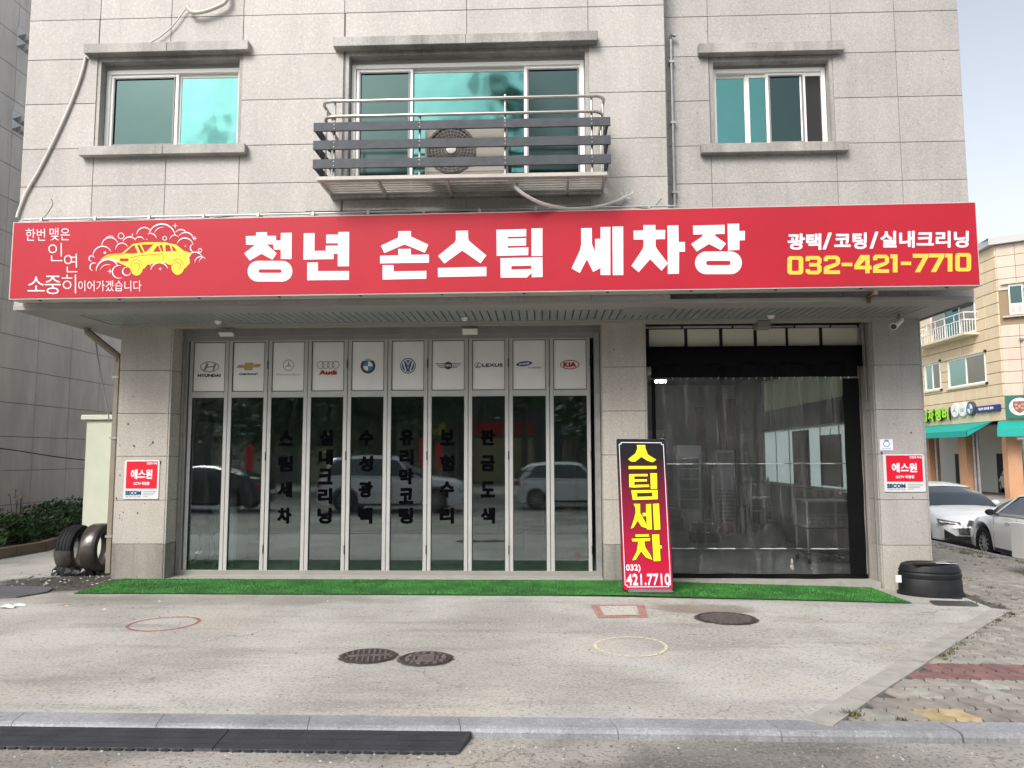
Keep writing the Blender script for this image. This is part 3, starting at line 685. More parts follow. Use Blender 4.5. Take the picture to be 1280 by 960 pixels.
for (ya, yb, za, zb, lab) in ((4.1, 5.0, 1.08, 2.12, 'grey board hanging in front of the side window inside the garage'), (2.55, 3.5, 1.12, 2.0, 'dark jacket-like cloth hanging near the curtain inside the garage')):
    tb = thing('hanging_board', lab, 'board', (4.93, ya, za)); MB().cbox(4.92, ya, za, 4.95, yb, zb, .006).build('board', mat('board_grey', (.10,.105,.11), .6), tb); MB().tube([(4.935, (ya+yb)/2, zb), (4.95, (ya+yb)/2, zb+.1)], .008, 5).build('hook', M_STEEL, tb)
# folding doors
DY = .35; dx0 = -5.055; dpw = .5735
dfr = MB(); frame_mb(dfr, -5.145, 0, .80, 3.38, .075, DY-.03, DY+.09); dfr.cbox(-5.145, DY-.10, -.02, .80, DY+.12, .012, .004)
dfr.build('door_frame', M_ALU2, bld)
MB().box(.735, DY-.06, 0, .80, DY-.031, 3.37).build('door_post', M_STEEL, bld); MB().box(-5.13, DY-.06, 0, -5.10, DY-.031, 3.3).build('door_post', M_STEEL, bld)
M_PANEL = mat('white_acrylic_panel', (.74,.74,.73), .35, var=.04)
vert_text = {2: '스팀세차', 3: '실내크리닝', 4: '수성광택', 5: '유리막코팅', 6: '보험수리', 7: '판금도색'}
M_BLET = mat('black_vinyl_lettering', (.003,.003,.004), .9, spec=0)
M_INK = mat('dark_ink', (.05,.055,.06), .5)
def fD(y): return lambda u, v, d: (u, y-d, v)
doors = []
for i in range(10):
    a = dx0+dpw*i; b = a+dpw-.008; m = MB(); y0, y1 = DY-.004*(i % 2), DY+.045
    frame_mb(m, a, .02, b, 3.34, .052, y0, y1); m.cbox(a+.052, y0+.002, 2.49, b-.052, y1, 2.575, .004)
    if i % 2: m.box(b-.008, y0-.008, .3, b+.004, y0-.002, .42, 1).box(b-.008, y0-.008, 1.6, b+.004, y0-.002, 1.72, 1).box(b-.008, y0-.008, 2.9, b+.004, y0-.002, 3.02, 1)
    dr = m.build('folding_door', [M_ALU, M_DARK], bld)
    MB().box(a+.046, DY+.022, .066, b-.046, DY+.028, 2.495).build('glass_pane', M_DOORGL, dr)
    g = MB(); g.box(a+.05, y0+.003, .07, a+.058, y0+.02, 2.49).box(b-.058, y0+.003, .07, b-.05, y0+.02, 2.49).box(a+.058, y0+.003, .07, b-.058, y0+.02, .078).box(a+.058, y0+.003, 2.482, b-.058, y0+.02, 2.489)
    g.box(a+.05, y0+.003, 2.576, a+.058, y0+.02, 3.29).box(b-.058, y0+.003, 2.576, b-.05, y0+.02, 3.29).box(a+.058, y0+.003, 3.28, b-.058, y0+.02, 3.289).box(a+.058, y0+.003, 2.577, b-.058, y0+.02, 2.583); g.build('gasket', M_BLACKM, dr)
    MB().box(a+.05, DY+.015, 2.57, b-.05, DY+.022, 3.29).build('logo_panel', M_PANEL, dr)
    doors.append((dr, a, b))
    if i in vert_text:
        tx = vert_text[i]; f = fD(DY+.019); cx = (a+b)/2-.01
        zt, zb = P(480, 538, Y=DY)[2], P(480, 654, Y=DY)[2]; hh = (zt-zb)/len(tx)
        lh = .205; stp = (zt-zb-lh)/(len(tx)-1)
        for k, ch in enumerate(tx): t = MB(); add_text(t, ch, cx-.09, zt-stp*k-lh, cx+.09, zt-stp*k, f, off=.008, bold=.012, n=3); t.build('letter', M_BLET, dr)
# car maker emblems on the panels
def emblem(i, fn):
    dr, a, b = doors[i]; cx, cz = (a+b)/2, 2.93; k = (1.2, 1.0, 1.1, 1.1, 1.45, 1.4, 1.1, 1.2, 1.15, 1.3)[i]; f0 = fD(DY+.0135); fn(dr, cx, cz, lambda u, v, d: f0(cx+(u-cx)*k, cz+(v-cz)*k, d))
def piece(dr, m, polys, f, name='emblem', d=0):
    mb = MB()
    for pl in polys: mb.poly(pl, lambda u, v, dd: f(u, v, d))
    return mb.build(name, m, dr)
def wordm(dr, m, s, x0, z0, x1, z1, f, bold=.003, off=0):
    mb = MB(); add_text(mb, s, x0, z0, x1, z1, f, off=off, bold=bold, n=2, d=.0006); return mb.build('lettering', m, dr)
def e0(dr, cx, cz, f):
    piece(dr, M_GREY, [ring(cx, cz+.005, .115, .065, .011), [[(cx-.075, cz-.035), (cx-.05, cz-.045), (cx-.01, cz+.04), (cx-.035, cz+.052)]], [[(cx+.035, cz-.045), (cx+.06, cz-.035), (cx+.08, cz+.035), (cx+.055, cz+.05)]], [[(cx-.035, cz-.01), (cx+.055, cz+.008), (cx+.06, cz+.022), (cx-.03, cz+.006)]]], f)
    wordm(dr, M_INK, 'HYUNDAI', cx-.135, cz-.115, cx+.135, cz-.082, f, .004)
def e1(dr, cx, cz, f):
    bt = [(cx-.17, cz-.01), (cx-.14, cz+.03), (cx-.055, cz+.03), (cx-.055, cz+.055), (cx+.06, cz+.055), (cx+.06, cz+.035), (cx+.17, cz+.037), (cx+.14, cz-.005), (cx+.055, cz-.003), (cx+.05, cz-.04), (cx-.06, cz-.04), (cx-.065, cz-.012)]
    piece(dr, M_GREY, [[[(cx+(x-cx)*1.06, cz+.005+(z-cz-.005)*1.14) for x, z in bt]]], f); piece(dr, M_GOLD, [[bt]], f, d=.0006)
    wordm(dr, M_INK, 'CHEVROLET', cx-.135, cz-.115, cx+.135, cz-.090, f, .003)
def e2(dr, cx, cz, f):
    s = [(cx+(.062 if k % 2 == 0 else .010)*math.cos(PI/2+k*PI/3), cz+.02+(.062 if k % 2 == 0 else .010)*math.sin(PI/2+k*PI/3)) for k in range(6)]
    piece(dr, M_GREY, [ring(cx, cz+.02, .073, .073, .009), [s]], f); wordm(dr, mat('light_grey_print', (.30,.30,.30), .5), 'Mercedes-Benz', cx-.155, cz-.115, cx+.155, cz-.085, f, 0)
def e3(dr, cx, cz, f):
    for k in range(4): piece(dr, M_GREY, [ring(cx-.099+.066*k, cz+.02, .05, .05, .009)], f, d=.0004*k)
    wordm(dr, M_KRED, 'Audi', cx-.11, cz-.105, cx+.11, cz-.052, f, .008)
def e4(dr, cx, cz, f):
    piece(dr, M_INK, [[ell(cx, cz, .078)]], f); piece(dr, M_WHITE, [[ell(cx, cz, .047)]], f, d=.0005)
    for a0 in (90, 270): piece(dr, M_BLUE, [[[(cx, cz)]+arc(cx, cz, .047, .047, a0, a0+90)]], f, d=.001)
    piece(dr, M_WHITE, [ring(cx, cz, .078, .078, .004)], f, d=.001); wordm(dr, M_WHITE, 'BMW', cx-.045, cz+.052, cx+.045, cz+.068, f, .001)
def e5(dr, cx, cz, f):
    piece(dr, mat('vw_navy', (.03,.07,.16), .4), [[ell(cx, cz, .08)]], f); piece(dr, M_PANEL, [ring(cx, cz, .070, .070, .008)], f, d=.0006)
    mb = MB()
    for pts in ([(-.022,.055), (0,.005), (.022,.055)], [(-.048,.038), (-.022,-.052), (0,-.008), (.022,-.052), (.048,.038)]): mb.poly([stroke([(cx+x, cz+z) for x, z in pts], .014)], lambda u, v, d: f(u, v, .0012))
    mb.build('emblem', M_PANEL, dr)
def e6(dr, cx, cz, f):
    for s in (-1, 1):
        piece(dr, M_GREY, [[[(cx+s*.03, cz+.03), (cx+s*.165, cz+.032), (cx+s*.155, cz+.022), (cx+s*.035, cz+.018)]], [[(cx+s*.04, cz+.008), (cx+s*.145, cz+.012), (cx+s*.135, cz+.002), (cx+s*.04, cz-.003)]], [[(cx+s*.035, cz-.014), (cx+s*.125, cz-.008), (cx+s*.11, cz-.018), (cx+s*.03, cz-.026)]], [[(cx+s*.165, cz+.032), (cx+s*.17, cz+.032), (cx+s*.11, cz-.03), (cx+s*.03, cz-.034), (cx+s*.03, cz-.029), (cx+s*.11, cz-.022)]]], f)
    piece(dr, M_INK, [[ell(cx, cz, .05)]], f, d=.0008); wordm(dr, M_WHITE, 'MINI', cx-.034, cz-.012, cx+.034, cz+.012, lambda u, v, d: f(u, v, d+.0012), .001)
def e7(dr, cx, cz, f):
    piece(dr, M_INK, [ring(cx-.125, cz, .042, .034, .006), [[(cx-.125, cz+.024), (cx-.113, cz+.024), (cx-.135, cz-.014), (cx-.098, cz-.014), (cx-.10, cz-.022), (cx-.152, cz-.022)]]], f)
    wordm(dr, M_INK, 'LEXUS', cx-.072, cz-.018, cx+.165, cz+.018, f, .0035)
def e8(dr, cx, cz, f):
    piece(dr, M_NAVY, [[ell(cx-.06, cz+.015, .098, .030, 36, .12)]], f); wordm(dr, M_WHITE, 'SAMSUNG', cx-.125, cz+.003, cx+.005, cz+.026, lambda u, v, d: f(u, v+(u-cx+.06)*.12, d+.0008), .0012)
    wordm(dr, M_GREY, '르노삼성자동차', cx-.01, cz-.045, cx+.15, cz-.022, f, .001)
def e9(dr, cx, cz, f):
    piece(dr, M_KRED, [ring(cx, cz, .105, .052, .010)], f); wordm(dr, M_KRED, 'KIA', cx-.065, cz-.024, cx+.065, cz+.024, f, .006)
for i, e in enumerate((e0, e1, e2, e3, e4, e5, e6, e7, e8, e9)): emblem(i, e)
# garage opening: panels, posts, track
GY = .45
gp = MB().box(1.41, GY-.03, 3.17, 4.44, GY+.0, 3.47).build('transom_backing', M_BLACKM, bld)
px6 = [811, 855.5, 859, 899, 903, 942, 946, 982, 985, 1024, 1028, 1076]
M_CRP = mat('cream_panel', (.74,.71,.60), .45, var=.04)
for k in range(6):
    a, b = P(px6[2*k], 420, Y=GY-.045)[0], P(px6[2*k+1], 420, Y=GY-.045)[0]
    MB().cbox(a+.003, GY-.05, 3.165, b-.003, GY-.032, 3.425, .003).build('transom_panel', M_CRP, bld)
mb = MB(); rj = random.Random(5); x = 1.43
while x < 4.3:
    l = rj.uniform(.25, .7); mb.box(x, GY-.07, 3.43+rj.uniform(0, .012), min(x+l, 4.4), GY-.04, 3.455+rj.uniform(0, .01)); x += l+.03
mb.build('torn_insulation_strip', M_ALU, bld)
MB().box(1.405, GY-.06, -.03, 1.475, GY+.03, 3.16).build('door_post', M_CREAM, bld)
MB().box(4.345, GY-.06, -.10, 4.40, GY+.03, 3.16).build('door_post', M_CREAM, bld)
MB().box(4.40, GY-.12, -.10, 4.437, GY-.05, 3.40).box(4.40, GY-.26, 2.4, 4.415, GY-.20, 3.46).box(4.424, GY-.33, -.1, 4.434, GY-.30, 3.46).build('door_track', M_ALU2, bld)
# ================================================================== BALCONY
BY = -1.87
def zB(py, px=395): return P(px, py, Y=BY)[2]
bal = MB().cbox(-2.60, BY, 4.835, .76, BY+.05, 4.885, .006)
for xx in (-2.60, .72): bal.cbox(xx, BY+.05, 4.84, xx+.04, -1.262, 4.88, .004)
for k in range(7): bal.cbox(-2.56, BY+.08+.078*k, 4.845, .72, BY+.105+.078*k, 4.865, .003)
for xx in (-1.9, -1.1, -.3, .3): bal.cbox(xx, BY+.05, 4.80, xx+.03, -1.262, 4.843, .004)
bal = bal.build('balcony', mat('weathered_steel_paint', (.42,.40,.36), .5, .2, var=.12, vscale=4), bld)
M_RAIL = mat('brushed_stainless', (.52,.50,.46), .28, .85)
for z, e in ((5.785, .0), (5.60, .02)):
    x0, x1 = -2.56+e, .74-e; r = .13; q = [(x0, -1.262, z)]+[(x0+r-r*math.cos(t), BY+r-r*math.sin(t), z) for t in [PI/2*i/6 for i in range(7)]]+[(x1-r+r*math.sin(t), BY+r-r*math.cos(t), z) for t in [PI/2*i/6 for i in range(7)]]+[(x1, -1.262, z)]
    MB().tube(q, .019, 10).build('rail', M_RAIL, bal, smooth=True)
for px, top in ((418, 5.785), (524.7, 5.60), (631.6, 5.84), (740, 5.785)):
    xx = P(px, 190, Y=BY+.04)[0]; MB().tube([(xx, BY+.035, 4.88), (xx, BY+.035, top)], .014, 8).build('post', M_RAIL, bal, smooth=True)
for xx in (-2.55, .73):
    for yy in (-1.68, -1.4): MB().tube([(xx, yy, 4.88), (xx, yy, 5.785)], .012, 8).build('post', M_RAIL, bal, smooth=True)
M_WOOD = mat('dark_grey_deck_board', (.045,.052,.062), .6, bump=.3, bscale=30, var=.25, vscale=8)
for (ya, yb) in ((154.6, 165.5), (177, 188.5), (200.3, 212)):
    z1, z0 = zB(ya), zB(yb); dz = .0
    s = MB().cbox(-2.64, BY-.03, z0, .80, BY-.005, z1, .004)
    for px in (418, 524.7, 631.6, 740):
        xx = P(px, 190, Y=BY)[0]
        for zz in (z0+.03, z1-.03): s.lathe([(0, -.004), (.006, -.003), (.006, .0)], (xx, BY-.031, zz), 'y', 8, 1)
    s.build('slat', [M_WOOD, M_STEEL], bal)
    for xx in (-2.62, .765): MB().cbox(xx-.012, BY+.0, z0, xx+.012, -1.275, z1, .004).build('slat', M_WOOD, bal)
# air conditioner outdoor unit on the balcony
ax0, ax1 = P(531, 190, Y=-1.72)[0], P(634, 190, Y=-1.72)[0]
ac = thing('air_conditioner', 'beige outdoor air conditioner unit with a round fan grille behind the balcony boards', 'air conditioner', ((ax0+ax1)/2, -1.55, 4.88))
M_ACB = mat('ac_beige', (.42,.385,.34), .5, var=.06)
MB().cbox(ax0, -1.72, 4.93, ax1, -1.42, 5.50, .012).box(ax0+.02, -1.725, 4.97, ax1-.02, -1.722, 4.985).build('casing', M_ACB, ac)
MB().box(ax0+.08, -1.70, 4.87, ax0+.14, -1.44, 4.93).box(ax1-.14, -1.70, 4.87, ax1-.08, -1.44, 4.93).build('feet', M_DARK, ac)
fx, fz = P(564, 190, Y=-1.73)[0], 5.235
MB().lathe([(0, 0), (.25, 0), (.27, -.012), (.29, -.012), (.29, 0)], (fx, -1.722, fz), 'y', 40).build('fan_recess', mat('fan_dark', (.10,.095,.09), .6), ac)
g = MB()
for k in range(6): g.tube([(fx+(.08+.038*k)*math.cos(t), -1.738, fz+(.08+.038*k)*math.sin(t)) for t in [2*PI*i/36 for i in range(36)]], .0028, 4, closed=True)
for k in range(32):
    t = 2*PI*k/32; g.tube([(fx+.06*math.cos(t), -1.738, fz+.06*math.sin(t)), (fx+.28*math.cos(t+.25), -1.735, fz+.28*math.sin(t+.25))], .0026, 4, cap=False)
g.build('fan_grille', M_ACB, ac); MB().lathe([(0, -.022), (.055, -.018), (.062, 0)], (fx, -1.735, fz), 'y', 20).build('fan_hub', M_WHITEP, ac, smooth=True)
# ================================================================== SIGNBOARD
SY = -1.50
def szb(x): return 3.552+(x+6.45)*.0033
def szt(x): return 4.512+(x+6.45)*.0060
sb = thing('signboard', 'long red signboard with big white Korean letters and a yellow car drawing', 'signboard', (-.7, -1.4, 4.05))
mb = MB(); V = []
for y in (SY, -1.285):
    V += [(-6.45, y, szb(-6.45)), (5.055, y, szb(5.055)), (5.055, y, szt(5.055)), (-6.45, y, szt(-6.45))]
mb.add(V, [(3,2,1,0), (4,5,6,7), (0,1,5,4), (1,2,6,5), (2,3,7,6), (3,0,4,7)]); mb.build('casing', mat('sign_casing', (.52,.50,.47), .45, var=.1), sb)
V = [(-6.437, SY-.004, szb(-6.437)+.012), (5.045, SY-.004, szb(5.045)+.012), (5.045, SY-.004, szt(5.045)-.010), (-6.437, SY-.004, szt(-6.437)-.010)]
mb = MB(); mb.add(V, [(0,1,2,3)]); mb.build('face', M_RED, sb)
for k in range(12): xx = -6.1+.98*k; MB().cbox(xx, -1.47, szb(xx)-.012, xx+.03, -1.44, szb(xx), .003).build('clip', M_DARK, sb)
for xx in (-3.55, -.62, 2.3): MB().add([(xx, SY-.0048, szb(xx)+.013), (xx+.006, SY-.0048, szb(xx)+.013), (xx+.006, SY-.0048, szt(xx)-.011), (xx, SY-.0048, szt(xx)-.011)], [(0,1,2,3)]).build('seam', mat('sign_seam_red', (.33,.012,.026), .5), sb)
def fS(scale, ox, oy, dd=0.):
    """crop coordinates -> photo pixel -> the sign face (a real plane, Y = SY)"""
    def f(u, v, d=0.):
        p = P(ox+u/scale, oy+v/scale, Y=SY-.006-dd-d); return p
    return f
def letter(pls, scale, ox, oy):
    mb = MB(); f = fS(scale, ox, oy); fb = fS(scale, ox, oy, .0)
    for pl in pls: mb.poly(pl, f)
    mb.build('letter', M_WHITE, sb)
def rr2(x0, y0, x1, y1, r): return rrect(x0, y0, x1, y1, r, 8)
letter([[[(203,138),(295,136),(296,168),(370,167),(371,207),(410,206),(412,142),(503,141),(501,362),(411,362),(411,283),(352,283),(347,238),(292,239),(377,315),(340,368),(248,318),(150,375),(103,315),(197,240),(118,242),(117,170),(203,167)]],
        [rr2(132,378,508,552,86), rr2(223,449,418,479,14.5)[::-1]]], 6.737, 290, 270)
letter([[[(604,145),(696,144),(694,294),(790,293),(790,250),(893,249),(893,229),(793,229),(794,157),(895,156),(895,135),(987,134),(985,423),(891,424),(891,318),(857,318),(855,363),(601,367)]], [[(634,392),(724,391),(723,464),(985,463),(984,538),(633,541)]]], 6.737, 290, 270)
letter([[[(202,101),(286,100),(287,137),(402,191),(379,245),(244,189),(109,247),(86,198),(202,143)]], [[(202,220),(285,219),(286,259),(406,257),(406,311),(81,316),(80,265),(202,262)]], [[(97,328),(170,327),(171,369),(389,366),(389,418),(97,424)]]], 5.333, 460, 270)
letter([[[(586,99),(667,97),(668,152),(676,168),(789,263),(750,315),(628,230),(509,317),(467,266),(578,176),(586,158)]], [[(466,346),(789,339),(789,401),(467,407)]]], 5.333, 460, 270)
letter([[[(856,92),(1055,87),(1055,136),(931,139),(931,151),(1054,148),(1054,197),(931,200),(931,213),(1069,209),(1068,261),(858,266)]], [[(1090,83),(1163,81),(1163,266),(1090,267)]], [[(883,281),(1163,275),(1164,406),(1091,409),(1091,378),(1060,410),(884,411)], [(955,334),(955,357),(1089,353),(1089,331)]]], 5.333, 460, 270)
letter([[[(141,134),(212,133),(213,240),(234,290),(234,268),(270,268),(270,400),(221,426),(179,342),(132,434),(77,402),(132,285),(141,243)]], [[(234,206),(270,205),(270,127),(336,126),(336,447),(270.5,447),(270.5,267),(234,267)]], [[(349,124),(421,123),(422,447),(352,448)]]], 5.333, 700, 260)
letter([[[(556,114),(636,113),(636,147),(701,146),(700,207),(637,209),(637,252),(646,272),(720,370),(677,418),(601,341),(524,428),(476,385),(548,278),(557,255),(557,210),(491,211),(490,151),(556,149)]], [[(716,117),(789,115),(791,227),(833,226),(833,291),(794,292),(793,438),(719,440)]]], 5.333, 700, 260)
letter([[[(887,117),(1097,112),(1098,172),(1032,175),(1036,186),(1107,237),(1073,281),(993,240),(912,290),(874,240),(948,190),(953,176),(888,177)]], [[(1117,106),(1194,104),(1195,153),(1233,153),(1232,215),(1196,216),(1196,279),(1120,283)]], [rr2(900,290,1212,441,75), rr2(974,352,1137,381,14)[::-1]]], 5.333, 700, 260)
# right hand text, coordinates in the 970..1230 crop
f4 = fS(4.923, 970, 270)
def sheared(x0, y0, x1, y1, dy):   # text box that follows the print's baseline
    return lambda u, v, d: f4(u, v - dy*(u-x0)/(x1-x0), d)
mb = MB(); parts = [('광택', 70, 168, 0), ('/', 285, 345, 0), ('코팅', 357, 560, 0), ('/', 575, 632, 0), ('실내크리닝', 640, 1188, 0)]
for s, a, b, _ in parts:
    k0 = 24*(a-70)/1120; k1 = 24*(b-70)/1120
    if s == '광택': b = 280
    top, bot = 108-24*((a+b)/2-70)/1120, 212-20*((a+b)/2-70)/1120
    if s == '/': top -= 2
    add_text(mb, s, a+4, bot-4, b-4, top+4, lambda u, v, d: f4(u, v, d), off=.010, bold=2.8, n=4)
mb.build('lettering', M_WHITE, sb)
# phone number drawn as blocky strokes like the print
mb = MB()
def ph(polys): 
    for pl in polys: mb.poly(pl, lambda u, v, d: f4(u, v))
def dg(ch, x0, y0, x1, y1, w=26, h=22):
    def B(a, b, c, d): return [[(x0+(x1-x0)*a, y0+(y1-y0)*b), (x0+(x1-x0)*c, y0+(y1-y0)*b), (x0+(x1-x0)*c, y0+(y1-y0)*d), (x0+(x1-x0)*a, y0+(y1-y0)*d)]]
    W_ = w/(x1-x0); H_ = h/(y1-y0)
    if ch == '0': ph([[rrect(x0, y0, x1, y1, 20), rrect(x0+w+2, y0+h, x1-w-2, y1-h, 4)[::-1]]])
    elif ch == '3': ph([[[(x0+5, y0), (x1-18, y0), (x1, y0+16), (x1, y0+42), (x1-10, y0+52), (x1, y0+62), (x1, y1-18), (x1-18, y1), (x0+16, y1), (x0, y1-14), (x0, y1-32), (x0+w, y1-32), (x0+w, y1-h), (x1-w, y1-h), (x1-w, y0+65), (x0+22, y0+65), (x0+22, y0+43), (x1-w, y0+43), (x1-w, y0+h), (x0+w, y0+h), (x0+w, y0+32), (x0, y0+32), (x0, y0+12)]]])
    elif ch == '2': ph([[[(x0+14, y0), (x1-18, y0), (x1, y0+16), (x1, y0+48), (x1-14, y0+62), (x0+w+6, y1-h-6), (x0+w+6, y1-h), (x1, y1-h), (x1, y1), (x0, y1), (x0, y1-h-16), (x0+12, y1-h-28), (x1-w, y0+44), (x1-w, y0+h), (x0+w, y0+h), (x0+w, y0+34), (x0, y0+34), (x0, y0+14)]]])
    elif ch == '4': ph([[[(x0+38, y0), (x1-12, y0), (x1-12, y1-46), (x1, y1-46), (x1, y1-24), (x1-12, y1-24), (x1-12, y1), (x1-12-w, y1), (x1-12-w, y1-24), (x0, y1-24), (x0, y1-48)], [(x1-12-w, y1-46), (x1-12-w, y0+30), (x0+32, y1-46)]]])
    elif ch == '1': ph([[[(x0, y0), (x1, y0), (x1, y1), (x1-w-3, y1), (x1-w-3, y0+24), (x0, y0+24)]]])
    elif ch == '7': ph([[[(x0, y0), (x1, y0), (x1, y0+20), (x0+w+18, y1), (x0+12, y1), (x1-w-8, y0+h+2), (x0, y0+h+2)]]])
    elif ch == '-': ph([[[(x0, y0), (x1, y0), (x1, y1), (x0, y1)]]])
for ch, a, t_, b, bo in (('0',70,247,168,360),('3',182,246,280,359),('2',294,244,394,357),('-',404,288,470,309),('4',482,240,588,352),('2',597,238,696,350),('1',704,236,748,347),('-',768,281,832,302),('7',842,233,938,346),('7',941,231,1036,345),('1',1040,231,1086,342),('0',1103,228,1201,341)): dg(ch, a, t_, b, bo)
mb.build('lettering', mat('sign_phone_yellow', (.80,.55,.07), .4), sb)
# left slogan
f5 = fS(5.02, 15, 265); mb = MB()
M_PW = mat('slogan_white', (.82,.74,.78), .4)
for s, a, t_, b, bo in (('한번', 86, 104, 208, 180), ('맺은', 236, 100, 364, 178), ('인', 228, 195, 316, 308), ('연', 326, 262, 410, 378), ('소', 98, 405, 205, 498), ('중', 205, 400, 306, 515), ('히', 312, 392, 402, 510), ('이어가겠습니다', 416, 430, 812, 498)):
    add_text(mb, s, a, bo, b, t_, lambda u, v, d: f5(u, v, d), off=-.004 if b-a > 100 else -.012)
mb.build('lettering', M_PW, sb)
# foam bubbles and car drawing
mb = MB()
def A(cx, cy, r, a0, a1, w=7, ry=None):
    pl = stroke(arc(cx, cy, r, ry or r, a0, a1, 16), w, True); mb.poly([pl], lambda u, v, d: f5(u, v))
for a in ((615,212,52,175,345),(568,275,60,180,330),(500,292,17,90,350),(690,235,40,180,335,6),(738,200,44,200,330),(800,190,34,205,330,6),(830,145,48,185,330),(940,160,85,200,350,9),(870,170,36,240,350,6),(1060,150,40,215,330,7),(1090,178,50,215,355),(1020,175,30,190,330,5),(1085,215,52,200,340,7),(1145,225,26,260,60,6),(1150,300,48,205,335,7),(1185,318,38,180,320,6),(515,345,26,110,300,7),(600,370,72,180,335,10),(670,375,40,290,60,7),(720,372,26,280,20,7),(850,355,30,180,320,7),(925,372,55,190,340,9),(620,190,40,220,300,4),(945,150,55,200,280,4),(600,380,50,200,290,4),(1205,315,30,180,280,4)):
    A(*a)
for (cx, cy, r) in ((684,150,20),(958,165,14),(1180,241,13),(583,255,8)): mb.poly(ring(cx, cy, r, r, 4, 20), lambda u, v, d: f5(u, v))
for (cx, cy, r) in ((1024,86,20),(1148,166,17),(755,143,12),(615,372,20),(930,357,14),(1088,214,8),(846,172,8),(618,244,7)): mb.poly([star4(cx, cy, r)], lambda u, v, d: f5(u, v))
mb.build('foam_drawing', M_PW, sb)
mb = MB()
body = [(560,290),(600,268),(690,258),(760,200),(830,190),(960,190),(1030,205),(1080,245),(1130,258),(1110,290),(1118,318),(1085,355),(1065,352),(1060,330),(985,330),(960,318),(900,322),(850,330),(830,355),(745,355),(700,332),(650,310),(565,296)]
hol = [[(705,258),(750,218),(768,206),(790,258)], [(785,208),(800,205),(826,254),(808,258)], [(812,204),(890,203),(842,250),(832,250)], [(885,250),(912,212),(918,211),(934,250)], [(924,208),(944,207),(950,250),(940,250)], [(961,207),(990,208),(1000,246),(964,248)], [(999,210),(1012,216),(1036,244),(1012,246)]]
mb.poly([body]+[h[::-1] for h in hol], lambda u, v, d: f5(u, v, .0005))
for cx, cy, rr_ in ((782,345,54), (1040,342,52)): mb.poly([ell(cx, cy, 40, rr_)], lambda u, v, d: f5(u, v, .001))
mb.build('car_drawing', M_YEL, sb)
mb = MB()
for cx, cy in ((782,342), (1040,338)):
    mb.poly([stroke(arc(cx, cy, 34, 44, 180, 355, 14), 3)], lambda u, v, d: f5(u, v, .0016)); mb.poly([stroke(arc(cx, cy, 18, 24, 200, 70 + 360, 14), 3)], lambda u, v, d: f5(u, v, .0016))
mb.poly([rrect(676, 291, 732, 309, 8)], lambda u, v, d: f5(u, v, .0016)); mb.poly([stroke([(560,292),(620,272),(700,262),(770,260)], 3)], lambda u, v, d: f5(u, v, .0016))
mb.poly([stroke([(740,288),(790,276),(840,270),(948,262),(950,300)], 3)], lambda u, v, d: f5(u, v, .0016))
mb.build('car_outline', M_RED, sb)
mb = MB(); mb.poly([[(548,300),(600,290),(668,300),(660,318),(610,302)]], lambda u, v, d: f5(u, v, .0016)); mb.poly([stroke([(1112,262),(1104,285),(1114,300)], 5)], lambda u, v, d: f5(u, v, .0016))
mb.build('car_highlight', mat('lilac_print', (.62,.55,.68), .4), sb)
# ================================================================== WALL FITTINGS
def hose(name, label, cat, pts, r, m, n=8, loc=None):
    return tag(MB().tube(pts, r, n).build(name, m, None, smooth=True), label, cat)
def smooth_pts(pts, k=8):
    out = []; K = len(pts)
    for i in range(K-1):
        p0, p1, p2, p3 = (Vector(pts[max(i-1, 0)]), Vector(pts[i]), Vector(pts[i+1]), Vector(pts[min(i+2, K-1)]))
        for j in range(k):
            t = j/k; out.append(.5*((2*p1)+(-p0+p2)*t+(2*p0-5*p1+4*p2-p3)*t*t+(-p0+3*p1-3*p2+p3)*t**3))
    out.append(Vector(pts[-1])); return out
cz = lambda x: szt(x)+.075
t = thing('conduit_pipe', 'thin grey steel conduit running along the top edge of the red signboard', 'pipe', (-2.4, -1.36, 4.6))
MB().tube([(-6.42, -1.36, cz(-6.42)), (-3, -1.36, cz(-3)), (1.50, -1.36, cz(1.5)), (1.62, -1.36, cz(1.62)), (1.62, -1.33, cz(1.62)-.06)], .013, 8).build('tube', M_STEEL, t, smooth=True)
for k in range(12):
    x = -6.2+.68*k; MB().box(x, -1.385, cz(x)-.03, x+.03, -1.262, cz(x)+.018).build('clamp', M_STEEL, t)
t = thing('conduit_pipe', 'vertical grey pipe on the recessed wall beside the step in the facade', 'pipe', (1.70, -1.03, 4.6))
MB().tube([(1.66, -1.03, 4.55), (1.66, -1.03, 6.93)], .020, 8).build('tube', M_STEEL, t, smooth=True)
MB().tube([(1.66, -1.03, 6.93), (1.66, -1.05, 6.97), (1.72, -1.06, 6.95)], .026, 8).build('cap', M_STEEL, t, smooth=True)
for z in (4.9, 5.8, 6.6): MB().box(1.63, -1.055, z, 1.695, -.982, z+.03).build('clamp', M_STEEL, t)
q = random.Random(4)
hose('cable', 'black cable looping along the conduit above the signboard', 'cable', smooth_pts([(-6.35+.5*i, -1.33-.02*(i % 2), cz(-6.35+.5*i)+q.uniform(-.045, .035)) for i in range(15)]), .006, M_DARK)
hose('cable', 'black cable running from the balcony underside to the conduit end', 'cable', smooth_pts([(-2.9+.42*i, -1.31, cz(-2.9+.42*i)+.02+q.uniform(-.03, .03)) for i in range(11)]+[(1.46, -1.3, 4.75)]), .005, M_DARK)
def PX(pts, Y): return [P(a, b, Y=y) for (a, b), y in zip(pts, Y if isinstance(Y, (list, tuple)) else [Y]*len(pts))]
